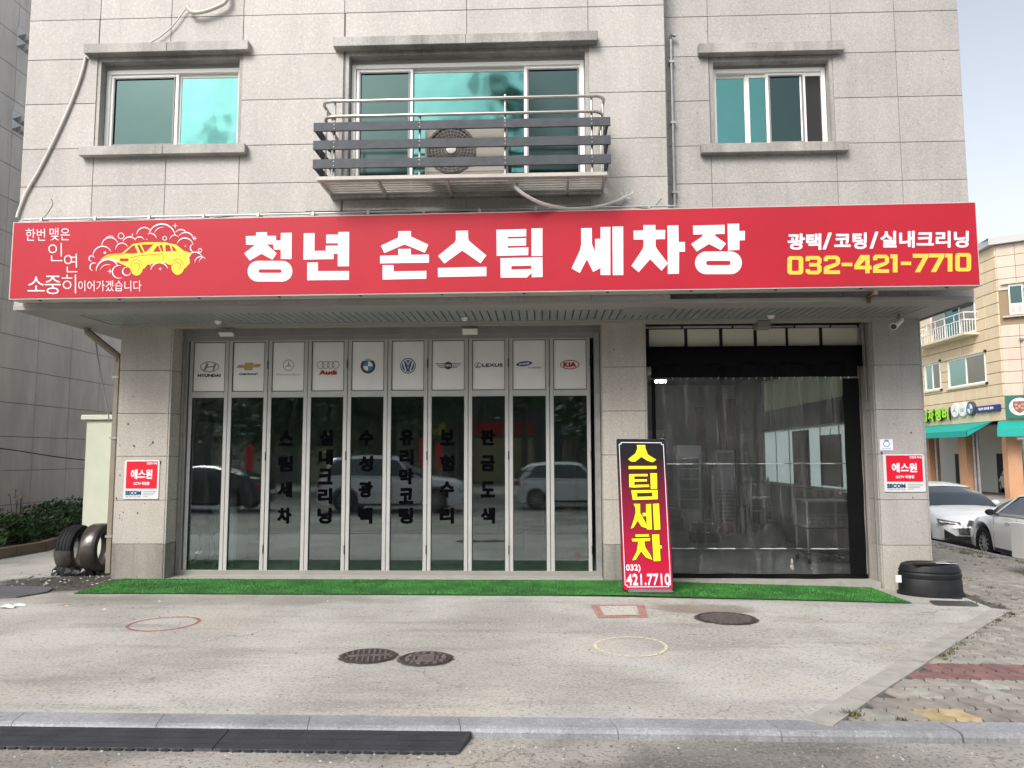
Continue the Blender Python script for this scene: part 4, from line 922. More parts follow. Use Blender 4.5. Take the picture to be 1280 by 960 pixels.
hose('drain_hose', 'white corrugated hose hanging from the balcony to the signboard end cap', 'hose', smooth_pts(PX([(643, 232), (655, 243), (680, 255), (712, 261), (745, 259), (770, 252), (782, 246)], [-1.75, -1.72, -1.6, -1.45, -1.36, -1.33, -1.31])), .022, mat('white_hose', (.58,.56,.52), .5, bump=.3, bscale=60))
mb = MB()
for k in range(5): p = P(776+k*4, 240+(k % 2)*8, Y=-1.33); mb.tube([P(780, 247, Y=-1.31), p], .007, 5)
tag(mb.build('tape_tie', M_WHITEP), 'frayed white tape tied round the hose end above the signboard', 'tape')
hose('drain_hose', 'flat beige hose slanting from the left window down to the signboard corner', 'hose', smooth_pts(PX([(107, 71), (101, 95), (88, 130), (70, 170), (50, 210), (33, 240), (24, 262), (21, 272)], -1.285)), .017, mat('beige_hose', (.64,.60,.54), .55))
hose('drain_hose', 'thin white hose curling down above the left window from the pipe end', 'hose', smooth_pts(PX([(184, 55), (200, 46), (216, 32), (229, 15), (236, 6)], -1.30)), .009, mat('white_hose', (.5,.5,.5)))
hose('drain_pipe', 'thick cream pipe bending across the wall at the top edge of the picture', 'pipe', smooth_pts(PX([(234, 8), (240, 15), (252, 15), (268, 10), (282, 2), (284, -12), (284, -60)], -1.34)), .026, mat('cream_pipe', (.56,.53,.45), .45), 10)
hose('antenna_wire', 'thin black wire sticking up beside the conduit above the slogan', 'cable', smooth_pts(PX([(55, 272), (62, 263), (66, 255), (64, 249)], -1.34)), .004, M_DARK, 5)
# drain downpipe at the left pillar
t = thing('downpipe', 'bronze square rain downpipe with a slanted top beside the left pillar', 'downpipe', (-5.95, .1, 0))
M_BRZ = mat('bronze_metal', (.30,.265,.21), .35, .4, var=.1)
MB().cbox(-6.0, .06, .06, -5.925, .14, 3.03, .008).build('tube', M_BRZ, t)
a, b = Vector((-6.43, .1, 3.42)), Vector((-5.965, .1, 3.06))
MB().tube([a+Vector((0, 0, .05)), a, b, b-Vector((0, 0, .08))], .048, 8).build('elbow', M_BRZ, t, smooth=True)
for z in (.55, 1.9, 2.75): MB().box(-6.01, .045, z, -5.915, .15, z+.03).build('bracket', M_STEEL, t)
hose('cable', 'thin grey wire hanging from the slanted downpipe in front of the neighbour wall', 'cable', smooth_pts([(-6.30, .08, 3.33), (-6.22, .08, 2.9), (-6.12, .08, 2.5), (-6.03, .06, 2.15)]), .010, M_GREY, 5)
hose('cable', 'black cable sagging across the neighbouring building wall at the left', 'cable', smooth_pts([(-13.0, 5.0, 2.0), (-11.1, 5.0, 1.83), (-10.2, 5.4, 1.66), (-9.3, 5.8, 1.54), (-8.1, 5.6, 1.47), (-7.5, 5.0, 1.48)]), .012, M_DARK, 5)
# lights and cameras under the soffit
def flood(x, y, label, tilt=.5):
    t = thing('floodlight', label, 'floodlight', (x, y, 3.45))
    MB().tube([(x, y+.06, 3.475), (x, y+.06, 3.42)], .018, 8).build('stem', M_STEEL, t)
    R = Matrix.Rotation(-tilt, 3, 'X'); c = (x, y, 3.375)
    MB().box(x-.11, y-.05, 3.345, x+.11, y+.05, 3.405, R=R, c=c).build('housing', M_STEEL, t)
    MB().box(x-.098, y-.052, 3.335, x+.098, y+.04, 3.344, R=R, c=c).build('lens', mat('pale_lens', (.66,.66,.60), .3), t)
flood(-4.39, .02, 'small square floodlight under the canopy above the first folding doors'); flood(-.99, .05, 'small square floodlight under the canopy above the middle folding doors', .9)
def dome(x, y, label):
    t = thing('sensor', label, 'motion sensor', (x, y, 3.47)); MB().lathe([(0, -.045), (.03, -.04), (.045, -.02), (.05, 0)], (x, y, 3.472), 'z', 16).build('dome', M_WHITEP, t, smooth=True)
    MB().lathe([(.052, 0), (.06, -.006), (.06, .004)], (x, y, 3.474), 'z', 16).build('ring', M_STEEL, t)
dome(-4.36, -.35, 'white dome sensor on the canopy slats at the left'); dome(-1.02, -.42, 'white dome sensor on the canopy slats in the middle'); dome(3.0, -.35, 'white dome sensor on the canopy slats above the garage opening')
t = thing('speaker_box', 'small brown box hanging under the canopy over the garage opening', 'speaker', (3.0, .1, 3.4))
MB().cbox(2.90, -.02, 3.36, 3.10, .16, 3.47, .01).build('casing', M_BRZ, t); MB().box(2.92, -.026, 3.375, 3.08, -.021, 3.455).build('grille', M_GREY, t)
t = thing('cctv_camera', 'white bullet security camera under the canopy corner above the right pillar', 'security camera', (4.62, -.35, 3.42))
R = Matrix.Rotation(.5, 3, 'Y') @ Matrix.Rotation(-.2, 3, 'X'); p0 = Vector((4.60, -.42, 3.36)); dv = Vector((-.16, -.20, -.10))
MB().tube([p0+dv*-.4, p0+dv*.75], .042, 14).build('body', M_WHITEP, t, smooth=True); MB().tube([p0+dv*.70, p0+dv*.9], .047, 14).build('hood', M_WHITEP, t, smooth=True); MB().tube([p0+dv*.9, p0+dv*.91], .036, 14).build('lens', M_DARK, t)
MB().tube([p0+Vector((0, 0, .03)), (4.64, -.36, 3.47)], .015, 8).build('bracket', M_STEEL, t)
# rusty bracket between wall and soffit
tag(MB().box(3.85, -1.5, 3.50, 3.89, -1.27, 3.545).box(3.85, -1.30, 3.44, 3.89, -1.27, 3.50).build('bracket', mat('rusty_steel', (.12,.06,.04), .8)), 'rusty steel bracket under the right half of the signboard', 'bracket')
# security plates
def secplate(x0, z0, x1, z1, label, y=0., tilt=0):
    t = thing('security_plate', label, 'wall sign', ((x0+x1)/2, y, (z0+z1)/2)); w, h = x1-x0, z1-z0
    MB().cbox(x0, y-.014, z0, x1, y-.001, z1, .003).build('backing', mat('plate_white', (.66,.67,.68), .3), t)
    f = lambda u, v, d: (x0+u*w, y-.0155-d, z0+v*h)
    MB().poly([[(.06,.27), (.945,.27), (.945,.965), (.06,.965)]], f).build('red_panel', M_RED2, t)
    m = MB(); f2 = lambda u, v, d: f(u, v, d+.0006)
    add_text(m, '에스원', .20, .52, .80, .76, f2, off=.01, bold=.006, n=2); add_text(m, 'CCTV 작동중', .28, .36, .73, .44, f2, off=.005, bold=.003, n=2); add_text(m, '안전의 약속', .64, .885, .93, .94, f2, bold=.003, n=2)
    m.build('lettering', M_WHITE, t)
    m = MB(); add_text(m, 'SECOM', .06, .11, .50, .21, f2, off=.015, bold=.009, n=2); m.build('lettering', mat('plate_teal_ink', (.02,.09,.16), .4), t)
    m = MB(); add_text(m, '세콤 보안시스템 작동중', .06, .045, .50, .085, f2); 
    for k, e in enumerate((.94, .90, .85, .70)): m.poly([[(.56, .20-.04*k), (e, .20-.04*k), (e, .188-.04*k), (.56, .188-.04*k)]], f2)
    m.build('fine_print', M_GREY, t)
    m = MB()
    for (u, v) in ((.02,.985), (.98,.985), (.02,.02), (.98,.02)): m.lathe([(0, -.004), (.004, -.003), (.006, 0)], f(u, v, 0), 'y', 8)
    m.build('screws', M_STEEL, t)
a, b = P(154, 624, Y=-.01), P(200, 575, Y=-.01); secplate(a[0], a[2], b[0], b[2], 'red and white security company plate on the left pillar')
a, b = P(1106, 615, Y=-.01), P(1155, 567.5, Y=-.01); secplate(a[0], a[2], b[0], b[2], 'red and white security company plate on the right pillar below a small sticker')
a, b = P(1100.5, 563, Y=-.01), P(1116, 549, Y=-.01)
t = thing('wall_sticker', 'small white square sticker with a round blue emblem on the right pillar', 'sticker', (a[0], 0, a[2]))
MB().cbox(a[0], -.006, a[2], b[0], -.001, b[2], .001).build('backing', M_WHITE, t); cx, cz2 = (a[0]+b[0])/2, (a[2]+b[2])/2+.012
m = MB(); f = fD(-.0065); m.poly(ring(cx, cz2, .042, .042, .009, 24), f); m.poly([[(cx-.035, cz2+.042), (cx+.035, cz2+.035), (cx+.03, cz2+.052), (cx-.01, cz2+.055)]], f)
add_text(m, '우리동네', cx-.06, cz2-.072, cx+.06, cz2-.058, f) if 0 else m.poly([[(cx-.06, cz2-.062), (cx+.06, cz2-.062), (cx+.06, cz2-.068), (cx-.06, cz2-.068)]], f); m.build('emblem', M_BLUE, t)
mb = MB(); q = random.Random(12)
for px, py in ((167, 556.5), (168, 558), (187.5, 557), (189, 555.5), (201, 577), (201, 579), (181, 629.5), (145.5, 623), (172, 641), (191, 553), (1102, 566), (1160, 572), (1141, 622), (1139, 541), (160, 530), (183, 597), (150, 594)):
    p = P(px, py, Y=-.004); s_ = q.uniform(.008, .016); n_ = 7; mb.add([(p[0]+s_*q.uniform(.5, 1.2)*math.cos(2*PI*k/n_), -.0045, p[2]+s_*q.uniform(.6, 1.5)*math.sin(2*PI*k/n_)) for k in range(n_)], [tuple(range(n_))])
mb.build('drill_hole_marks', mat('hole_dark', (.06,.055,.05), .9), bld, kind='stuff')
# ================================================================== GARAGE CURTAIN
cur = thing('plastic_curtain', 'clear plastic curtain with a black valance hanging across the garage opening', 'curtain', (2.95, .32, 2.9))
vm = MB(); nxx = 40
V = []; 
for j, z in enumerate((3.165, 3.12, 2.98, 2.875)):
    for i in range(nxx+1):
        x = 1.425+3.09*i/nxx; V.append((x, .30-(.03*math.sin(i*.9)*(j/3))-.02*(j > 0)+.008*math.sin(i*2.3+j), z+.006*math.sin(i*1.1)*(j > 2)))
vm.add(V, [(j*(nxx+1)+i, (j+1)*(nxx+1)+i, (j+1)*(nxx+1)+i+1, j*(nxx+1)+i+1) for j in range(3) for i in range(nxx)])
M_TARP = mat('black_tarpaulin', (.004,.004,.005), .65, bump=.15, bscale=6, spec=.12)
o = vm.build('valance', M_TARP, cur, smooth='full'); md = o.modifiers.new('t', 'SOLIDIFY'); md.thickness = .004
def folded(name, x0, x1, z0, z1, y0, amp, freq, m, nx=150, nz=26, sd=1, foot=0):
    q = random.Random(sd); ph = [q.uniform(0, 6) for _ in range(8)]; V = []
    for j in range(nz+1):
        tz = j/nz; z = z0+(z1-z0)*tz
        for i in range(nx+1):
            x = x0+(x1-x0)*i/nx; s = amp*(.25+.75*tz**3)*math.sin(freq*x+ph[0]+.6*math.sin(2.1*x+ph[1])) + amp*.5*math.sin(freq*.37*x+ph[2]+tz*2.2) + .008*math.sin(9*z+5*x+ph[3])
            f_ = foot*max(0, 1-tz*9)*(.03*math.sin(17*x+ph[4])+.02*math.sin(41*x+ph[5]))
            V.append((x, y0+s+f_, z+foot*max(0, 1-tz*14)*.010*math.sin(23*x+ph[6])))
    mb = MB(); mb.add(V, [(j*(nx+1)+i, j*(nx+1)+i+1, (j+1)*(nx+1)+i+1, (j+1)*(nx+1)+i) for j in range(nz) for i in range(nx)])
    return mb.build(name, m, cur if name != 'sheet' else None, smooth='full')
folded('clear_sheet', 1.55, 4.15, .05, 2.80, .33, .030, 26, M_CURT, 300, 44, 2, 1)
folded('pleated_header', 1.515, 4.33, 2.725, 2.90, .275, .020, 26, M_TARP, 200, 3, 2)
folded('side_hem', 4.12, 4.34, .0, 2.70, .27, .004, 8, M_TARP, 10, 20, 3); folded('side_hem', 1.515, 1.565, .0, 2.70, .28, .004, 20, M_TARP, 4, 10, 4)
folded('bottom_hem', 1.52, 4.36, -.08, .06, .265, .02, 9, M_TARP, 160, 5, 5, 1)
M_SEAM = mat('pale_seam_tape', (.36,.37,.37), .3)
for z in (1.53, .385): folded('seam', 1.53, 4.13, z, z+.012, .285, .018, 26, M_SEAM, 200, 1, 2)
mb = MB()
for i in range(26):
    x = 1.6+i*.104; mb.tube([(x, .255, 2.725), (x, .25, 2.695)], .006, 5)
mb.build('grommets', M_CHROME, cur)
t = thing('knotted_bag', 'small knotted pale plastic bag hanging at the foot of the clear curtain', 'bag', P(990, 705, Y=.22)); p = P(990, 705, Y=.22)
mb = MB(); q = random.Random(2)
mb.lathe([(0, -.075), (.016, -.07), (.024, -.045), (.020, -.02), (.009, .0), (.015, .022), (.012, .05), (.004, .062), (0, .075)], p, 'z', 9); 
mb.v = [(x+q.uniform(-.009, .009), y+q.uniform(-.009, .009), z+q.uniform(-.012, .012)) for x, y, z in mb.v]; mb.build('body', mat('pale_plastic', (.36,.34,.28), .4), t)
# plastic sheets hanging inside behind the folding doors
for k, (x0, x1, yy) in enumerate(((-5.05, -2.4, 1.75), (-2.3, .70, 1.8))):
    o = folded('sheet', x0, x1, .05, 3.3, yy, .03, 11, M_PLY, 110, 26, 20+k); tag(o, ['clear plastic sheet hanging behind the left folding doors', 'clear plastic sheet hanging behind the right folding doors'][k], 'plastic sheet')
# ================================================================== INSIDE THINGS
def iz(x, y): return gz(x, y)+.01
M_APP = mat('appliance_white', (.60,.61,.62), .35)
x0, y0 = 3.29, 8.7; z0 = iz(3.5, 8.9); t = thing('display_fridge', 'white glass-door drinks fridge at the back of the garage', 'fridge', (3.58, 8.95, z0))
MB().cbox(x0, y0+.04, z0, x0+.60, y0+.60, z0+1.95, .01).build('cabinet', M_APP, t); MB().box(x0+.07, y0+.03, z0+.40, x0+.53, y0+.038, z0+1.62).build('glass_door', mat('fridge_glass', (.16,.20,.20), .1), t)
MB().cbox(x0+.0, y0+.0, z0+1.68, x0+.60, y0+.038, z0+1.93, .01).build('header_panel', M_APP, t); m = MB(); [m.box(x0+.04, y0+.02, z0+.08+.05*k, x0+.56, y0+.036, z0+.11+.05*k) for k in range(5)]; m.build('vent', M_APP, t)
for k in range(4): MB().box(x0+.08, y0+.024, z0+.62+.25*k, x0+.52, y0+.029, z0+.635+.25*k).build('shelf', M_APP, t)
x0, y0 = 4.22, 8.6; z0 = iz(4.4, 8.6); t = thing('floor_air_conditioner', 'tall white standing air conditioner at the back of the garage', 'air conditioner', (4.44, 8.75, z0))
MB().cbox(x0, y0, z0, x0+.45, y0+.33, z0+1.86, .015).build('casing', M_APP, t); MB().box(x0+.04, y0-.006, z0+1.50, x0+.41, y0-.001, z0+1.78).build('outlet', M_GREY, t)
for k in range(9): MB().box(x0+.03, y0-.006, z0+.15+.09*k, x0+.42, y0-.001, z0+.165+.09*k).build('louvre', M_GREY, t)
t = thing('stepladder', 'aluminium stepladder standing in the middle of the garage', 'ladder', (4.5, 6.1, iz(4.5, 6.1))); z0 = iz(4.5, 6.1)
for s in (0, 1):
    for xx in (4.30, 4.76): MB().tube([(xx+(.05 if xx < 4.5 else -.05), 6.0+.0, z0+1.27), (xx, 5.85+.55*s, z0)], .02, 6).build('leg', M_STEEL, t)
for k in range(4): MB().cbox(4.30+.012*k, 5.86+.036*k, z0+.28+.28*k, 4.76-.012*k, 5.95+.036*k, z0+.305+.28*k, .004).build('rung', M_STEEL, t)
def lumpbag(label, c, s, m, sd):
    q = random.Random(sd); t = thing('plastic_bag', label, 'bag', (c[0], c[1], iz(c[0], c[1]))); mb = MB()
    pr = [(0, 0), (.8, .02), (1, .3), (.95, .75), (.6, 1.2), (.25, 1.5), (.12, 1.6), (.3, 1.75), (0, 1.76)]
    mb.lathe([(a*s, b*s) for a, b in pr], (c[0], c[1], iz(c[0], c[1])), 'z', 14); mb.v = [(x+q.uniform(-.04, .04)*s*2, y+q.uniform(-.04, .04)*s*2, z+(q.uniform(-.03, .03)*s*2 if z > c[2]+.05 else 0)) for x, y, z in mb.v]
    mb.build('body', m, t, smooth=True)
lumpbag('big crumpled translucent bag beside the ladder in the garage', (4.45, 5.0, -.1), .26, mat('bag_grey', (.38,.39,.40), .35), 3)
lumpbag('red plastic bag on the floor left of the ladder in the garage', (3.95, 6.6, -.1), .18, mat('bag_red', (.38,.05,.06), .4), 5)
t = thing('wire_trolley', 'dark wheeled wire trolley behind the right side of the curtain', 'trolley', (4.55, 2.5, iz(4.5, 2.5))); z0 = iz(4.5, 2.5)
mb = MB()
for xx in (4.22, 4.88):
    for yy in (2.2, 2.75): MB().tube([(xx, yy, z0+.08), (xx, yy, z0+.98)], .014, 6).build('post', M_STEEL, t); MB().lathe([(0, -.015), (.035, -.015), (.04, 0), (.035, .015), (0, .015)], (xx, yy, z0+.04), 'x', 14).build('caster', M_DARK, t)
for zz in (.98, .55, .14): MB().cbox(4.20, 2.18, z0+zz, 4.90, 2.77, z0+zz+.022, .004).build('shelf', M_STEEL if zz > .9 else M_DARK, t)
for k in range(7): mb.tube([(4.25+.1*k, 2.2, z0+.55), (4.25+.1*k, 2.2, z0+.80)], .004, 4)
for k in range(4): mb.tube([(4.22, 2.2, z0+.6+.06*k), (4.88, 2.2, z0+.6+.06*k)], .004, 4)
mb.build('basket_wire', M_STEEL, t)
t = thing('cleaning_machine', 'white box-shaped steam machine with black hoses behind the second folding door', 'steam machine', (-4.75, 1.2, 0))
MB().cbox(-4.95, .95, .10, -4.55, 1.45, .90, .03).build('body', M_APP, t); MB().box(-4.82, 1.02, .901, -4.66, 1.3, .908).build('top_panel', M_GREY, t)
for k in range(2): MB().tube(smooth_pts([(-4.99, 1.0, .80-.36*k), (-4.88, .90, .78-.36*k), (-4.82, .88, .62-.36*k), (-4.90, .90, .48-.36*k), (-5.0, 1.0, .45-.36*k)]), .025, 8).build('hose', M_DARK, t, smooth=True)
for xx in (-4.90, -4.60): MB().lathe([(0, -.02), (.04, -.02), (.05, 0), (.04, .02), (0, .02)], (xx, 1.0, .05), 'x', 14).build('wheel', M_DARK, t)
t = thing('vacuum_cleaner', 'blue and white drum vacuum cleaner behind the first folding door', 'vacuum cleaner', (-5.2, 1.1, 0))
MB().lathe([(0, .12), (.17, .12), (.19, .18), (.19, .62), (.17, .66)], (-5.24, 1.15, 0), 'z', 20).build('drum', M_APP, t, smooth=True); MB().lathe([(.19, .66), (.20, .70), (.18, .88), (.10, .95), (0, .96)], (-5.24, 1.15, 0), 'z', 20).build('motor_head', mat('vacuum_blue', (.03,.07,.30), .4), t, smooth=True)
MB().tube(smooth_pts([(-5.24, .95, .7), (-5.10, .88, .62), (-5.04, .88, .35), (-5.15, .85, .1)]), .022, 8).build('hose', M_GREY, t, smooth=True)
t = thing('metal_rack', 'dark metal rack with shelves behind the ninth folding door', 'rack', (-.15, 3.2, 0))
for xx in (-.33, .03):
    for yy in (3.0, 3.35): MB().tube([(xx, yy, .02), (xx, yy, 1.25)], .014, 6).build('post', M_DARK, t)
for zz in (.35, .75, 1.15): MB().cbox(-.36, 2.98, zz, .06, 3.37, zz+.07, .004).build('shelf', M_DARK, t)
# ================================================================== IN FRONT
# artificial grass
t = thing('grass_mat', 'long bright green artificial grass mat along the foot of the shopfront', 'mat', (-.7, -.6, 0))
def gx1(y): return 4.27+(y+.02)*.02
V = []; nxg = 40
for j, y in enumerate((-1.13, -.6, -.02)):
    for i in range(nxg+1):
        x = -5.70+(gx1(y)+5.70)*i/nxg; V.append((x, y+(.008*math.sin(x*2.3) if j == 0 else 0)-(.06*max(0, (x-1)/3.2) if j == 0 else 0), gz(x, y)+.010))
mb = MB(); mb.add(V, [(j*(nxg+1)+i, j*(nxg+1)+i+1, (j+1)*(nxg+1)+i+1, (j+1)*(nxg+1)+i) for j in range(2) for i in range(nxg)])
ob = mb.build('backing', mat('mat_backing', (.015,.09,.015), .8), t); 
q = np.random.RandomState(8); n = 60000
bx = q.uniform(-5.69, 4.24, n); by = q.uniform(-1.12, -.03, n)-np.clip((bx-1)/3.2, 0, 1)*.055*q.uniform(0, 1, n)
keep = ~((bx > .9) & (bx < 1.6) & (by < -.62) & (by > -.95) & (q.rand(n) < .6)); bx = bx[keep]; by = by[keep]; n = len(bx)
bz = np.array([gz(a, b) for a, b in zip(bx, by)])+.008; th = q.uniform(0, 2*PI, n); hh = q.uniform(.012, .024, n)*(1+.25*np.sin(bx*3.1)*np.sin(by*9)); ln = q.uniform(0, .012, n); wv = .0028
V = np.empty((n, 3, 3)); V[:, 0] = np.stack([bx-wv*np.sin(th), by+wv*np.cos(th), bz], 1); V[:, 1] = np.stack([bx+wv*np.sin(th), by-wv*np.cos(th), bz], 1); V[:, 2] = np.stack([bx+ln*np.cos(th), by+ln*np.sin(th), bz+hh], 1)
mb = MB(); mb.v = [tuple(v) for v in V.reshape(-1, 3)]; mb.f = [(3*i, 3*i+1, 3*i+2) for i in range(n)]; mb.m = [0]*n; mb.build('pile', M_GRASS, t, kind='stuff')
MB().box(-5.7, -.015, -.06, .80, .245, .006).box(1.38, -.015, -.12, 4.4, .40, -.004).build('threshold', M_STRIP, bld)
# banner stand
t = thing('banner_stand', 'tall leaning banner stand with yellow Korean lettering fading from black to red', 'banner stand', (1.27, -.72, gz(1.2, -.7)))
c = [P(778.5, 738.5, Y=-.86), P(842, 738, Y=-.86), P(832, 549, Y=-.70), P(770.5, 548.5, Y=-.70)]
c = [Vector(p) for p in c]
def fB(u, v, d=0.):
    a = c[0].lerp(c[1], u); b = c[3].lerp(c[2], u); p = a.lerp(b, v); return (p.x, p.y-d, p.z)
mb = MB(); mb.poly([rrect(0, 0, 1, 1, .02, 4)], fB, (-.03, -.002)); mb.build('panel', M_DARK, t)
gm = bpy.data.materials.new('banner_print'); gm.use_nodes = True; N, L = nodes(gm); b = N['Principled BSDF']; pos = N.new('ShaderNodeNewGeometry').outputs['Position']; sx = N.new('ShaderNodeSeparateXYZ'); L.new(pos, sx.inputs[0])
rmp = N.new('ShaderNodeValToRGB'); L.new(mth(N, L, 'DIVIDE', sx.outputs[2], 1.85), rmp.inputs[0]); e = rmp.color_ramp.elements
e[0].position = .12; e[0].color = (.50,.008,.045,1); e[1].position = .88; e[1].color = (.012,.010,.014,1); e2_ = rmp.color_ramp.elements.new(.45); e2_.color = (.28,.008,.04,1)
L.new(rmp.outputs[0], b.inputs['Base Color']); b.inputs['Roughness'].default_value = .3
mb = MB(); mb.poly([rrect(.015, .006, .985, .994, .02, 4)], lambda u, v, d: fB(u, v, .0005)); mb.build('print', gm, t)
# thin white border with notched corners
bd = [(.085,.022),(.915,.022),(.915,.034),(.955,.034),(.955,.966),(.915,.966),(.915,.978),(.085,.978),(.085,.966),(.045,.966),(.045,.034),(.085,.034)]
mb = MB(); inn = [((x-.5)*.972+.5, (y-.5)*.990+.5) for x, y in bd]; mb.poly([bd, inn[::-1]], lambda u, v, d: fB(u, v, .001)); mb.build('border', M_WHITE, t)
mb = MB(); mk = MB()
def bt(polys):
    for pl in polys:
        pp = [[((x-52)/276, 1-(y-38)/872) for x, y in q_] for q_ in pl]
        mb.poly(pp, lambda u, v, d: fB(u, v, .004))
        cx_ = sum(p[0] for p in pp[0])/len(pp[0]); cy_ = sum(p[1] for p in pp[0])/len(pp[0])
        for dx_, dy_ in ((.014,0), (-.014,0), (0,.0045), (0,-.0045), (.01,-.003)): mk.poly([[(x+dx_, y+dy_) for x, y in pp[0]]], lambda u, v, d, k=dx_*.05+dy_*.1: fB(u, v, .0022+k))
def unlean(pts):  # crop coords lean right by about 33 px over the height; remove it
    return [(x-(y-38)*.041, y) for x, y in pts]
U = unlean
bt([[U([(166,74),(214,74),(214,92),(228,130),(274,160),(254,176),(224,166),(192,144),(158,172),(134,172),(118,158),(158,124),(170,92)])], [U([(120,198),(276,197),(276,214),(120,216)])],
    [U([(123,246),(226,244),(226,258),(152,259),(152,276),(222,275),(222,288),(152,290),(152,308),(232,306),(236,320),(152,324),(124,322)])], [U([(241,240),(278,240),(279,330),(243,331)])],
    [U([(134,340),(281,337),(282,392),(143,396)]), U([(166,356),(168,378),(252,375),(251,353)])],
    [U([(146,418),(184,418),(184,470),(216,530),(222,560),(190,548),(170,516),(146,556),(132,560),(148,510),(158,470),(158,440)])], [U([(196,470),(216,470),(216,420),(244,418),(249,566),(220,566),(218,490),(198,490)])], [U([(254,418),(288,416),(295,566),(260,568)])],
    [U([(156,594),(230,592),(234,606),(158,608)])], [U([(136,618),(238,614),(238,630),(206,634),(212,668),(240,712),(250,738),(214,724),(188,690),(158,738),(138,740),(164,690),(172,634),(140,634)])], [U([(248,594),(288,592),(290,656),(301,656),(302,674),(291,674),(295,744),(256,746)])]])
mk.build('letter_outline', M_BLACKM, t); mb.build('lettering', M_YELB, t)
mb = MB()
def fl(px, py): return ((px-(py-38)*.041-52)/276, 1-(py-38)/872)
for s, a0, t0, b0, o0 in (('032)', 105, 765, 185, 806), ('421.7710', 107, 818, 346, 878)):
    u0, v1 = fl(a0, t0); u1, v0 = fl(b0, o0); add_text(mb, s, u0, v0, u1, v1, lambda u, v, d: fB(u, v, .0025+d*.5), off=0, bold=.004 if s[0] == '4' else .003, n=2)
mb.build('lettering', M_WHITE, t)
z0 = gz(1.3, -.8); mb = MB(); mb.cbox(1.02, -.98, z0+.008, 1.56, -.50, z0+.05, .02); mb.build('base', mat('grey_plastic', (.12,.125,.13), .5), t)
MB().tube([(1.15, -.80, z0+.05), (1.13, -.66, .5)], .016, 8).tube([(1.45, -.80, z0+.05), (1.43, -.66, .5)], .016, 8).build('support', M_STEEL, t)
# bucket / black tub upside down
t = thing('rubber_tub', 'upturned black plastic tub with a white tag beside the right pillar', 'tub', (4.83, -.42, gz(4.83, -.4))); z0 = gz(4.83, -.42)-.004
def tubprof(rr_): return rr_
pr = [(.385, 0), (.385, .035), (.368, .045), (.360, .20), (.352, .215), (.362, .235), (.362, .27), (.352, .28), (.345, .33), (.325, .375), (.29, .39)]
mb = MB(); mb.lathe(pr, (4.83, -.42, z0), 'z', 44, sx=1.02, sy=.80); mb.lathe([(.29, .39), (.27, .375), (.05, .37), (0, .37)], (4.83, -.42, z0), 'z', 44, sx=1.02, sy=.80); M_TUB = mat('tub_black', (.012,.013,.015), .55, spec=.35, bump=.15, bscale=20, var=.3, vscale=6); mb.build('shell', M_TUB, t, smooth=True)
MB().lathe([(.2995, .30), (.309, .302), (.309, .31), (.2995, .312)], (4.83, -.42, z0), 'z', 44, sx=1.18, sy=.95).build('rim_ridge', M_TUB, t, smooth=True)
MB().box(4.93, -.745, z0+.002, 5.04, -.68, z0+.028).build('foot_notch', M_BLACKM, t)
p = P(1123, 723, Y=-.58); MB().cbox(p[0]-.035, p[1]-.008, p[2]-.05, p[0]+.035, p[1], p[2]+.04, .002).build('tag', M_WHITEP, t)
tag(MB().cbox(4.55, -.66, z0+.392, 4.80, -.60, z0+.425, .006).build('rubber_strip', M_DARK), 'black rubber strip lying on the upturned tub', 'strip')
V = [(4.80, -.55, z0+.395), (5.10, -.56, z0+.393), (5.12, -.40, z0+.394), (4.95, -.30, z0+.40), (4.82, -.36, z0+.402)]
mb = MB(); mb.poly([[(a, b) for a, b, _ in V]], lambda u, v, d: (u, v, z0+.394+d+.02*math.sin(u*20)*math.cos(v*25)), (0, .004)); tag(mb.build('paper_sheet', M_WHITE), 'crumpled white sheet on top of the upturned tub', 'paper')
tag(MB().tube([(4.62, -.58, z0+.40), (4.90, -.52, z0+.41), (5.02, -.45, z0+.405)], .014, 6).build('hose_piece', M_GREY, smooth=True), 'short grey hose piece lying on the upturned tub', 'hose')
# tyres left
def tyre(mb, c, R, w, ry, mi=0, a0=0., a1=2*PI, tilt=0., grooves=True):
    """ring standing upright; ry = heading about z"""
    pr = [(R*.66, -w*.36), (R*.72, -w*.47), (R*.86, -w*.50), (R*.95, -w*.44), (R*.985, -w*.32)]
    for g in (-.2, 0, .2):
        if grooves: pr += [(R, (g-.05)*w), (R-.008, (g-.045)*w), (R-.008, (g-.015)*w), (R, (g-.01)*w)]
    pr += [(R, w*.30), (R*.985, w*.34), (R*.95, w*.44), (R*.86, w*.50), (R*.72, w*.47), (R*.66, w*.36), (R*.70, w*.30), (R*.74, 0), (R*.70, -w*.30), (R*.66, -w*.36)]
    t_ = MB(); t_.lathe(pr, (0, 0, 0), 'x', 44, 0, a0, a1); M_ = Matrix.Rotation(ry, 3, 'Z') @ Matrix.Rotation(tilt, 3, 'Y')
    t_.v = [tuple(M_ @ Vector(p)+Vector(c)) for p in t_.v]; return mb.add(t_.v, t_.f, mi)
t = thing('tyre_planter', 'used car tyre with a grey patched lower half standing by the green cabinet', 'tyre', (-6.93, .62, 0))
HB = .335
tyre(MB(), (-6.76, .62, HB), HB, .24, .0, a0=-.02, a1=PI+.05).build('tyre', M_RUBBER, t, smooth=True)
M_CEM = mat('grey_glaze', (.055,.050,.045), .4, var=.3, vscale=8, bump=.5, bscale=9)
tyre(MB(), (-6.76, .62, HB-.003), HB+.012, .27, .0, a0=PI-.03, a1=2*PI+.03, grooves=False).build('lower_shell', M_CEM, t, smooth=True)
t = thing('glazed_tyre', 'glossy dark metallic coated tyre half hidden behind the left pillar', 'tyre', (-6.42, .55, 0))
M_GLZ = mat('metallic_coating', (.10,.09,.085), .28, .6, bump=.5, bscale=8, var=.3, vscale=7)
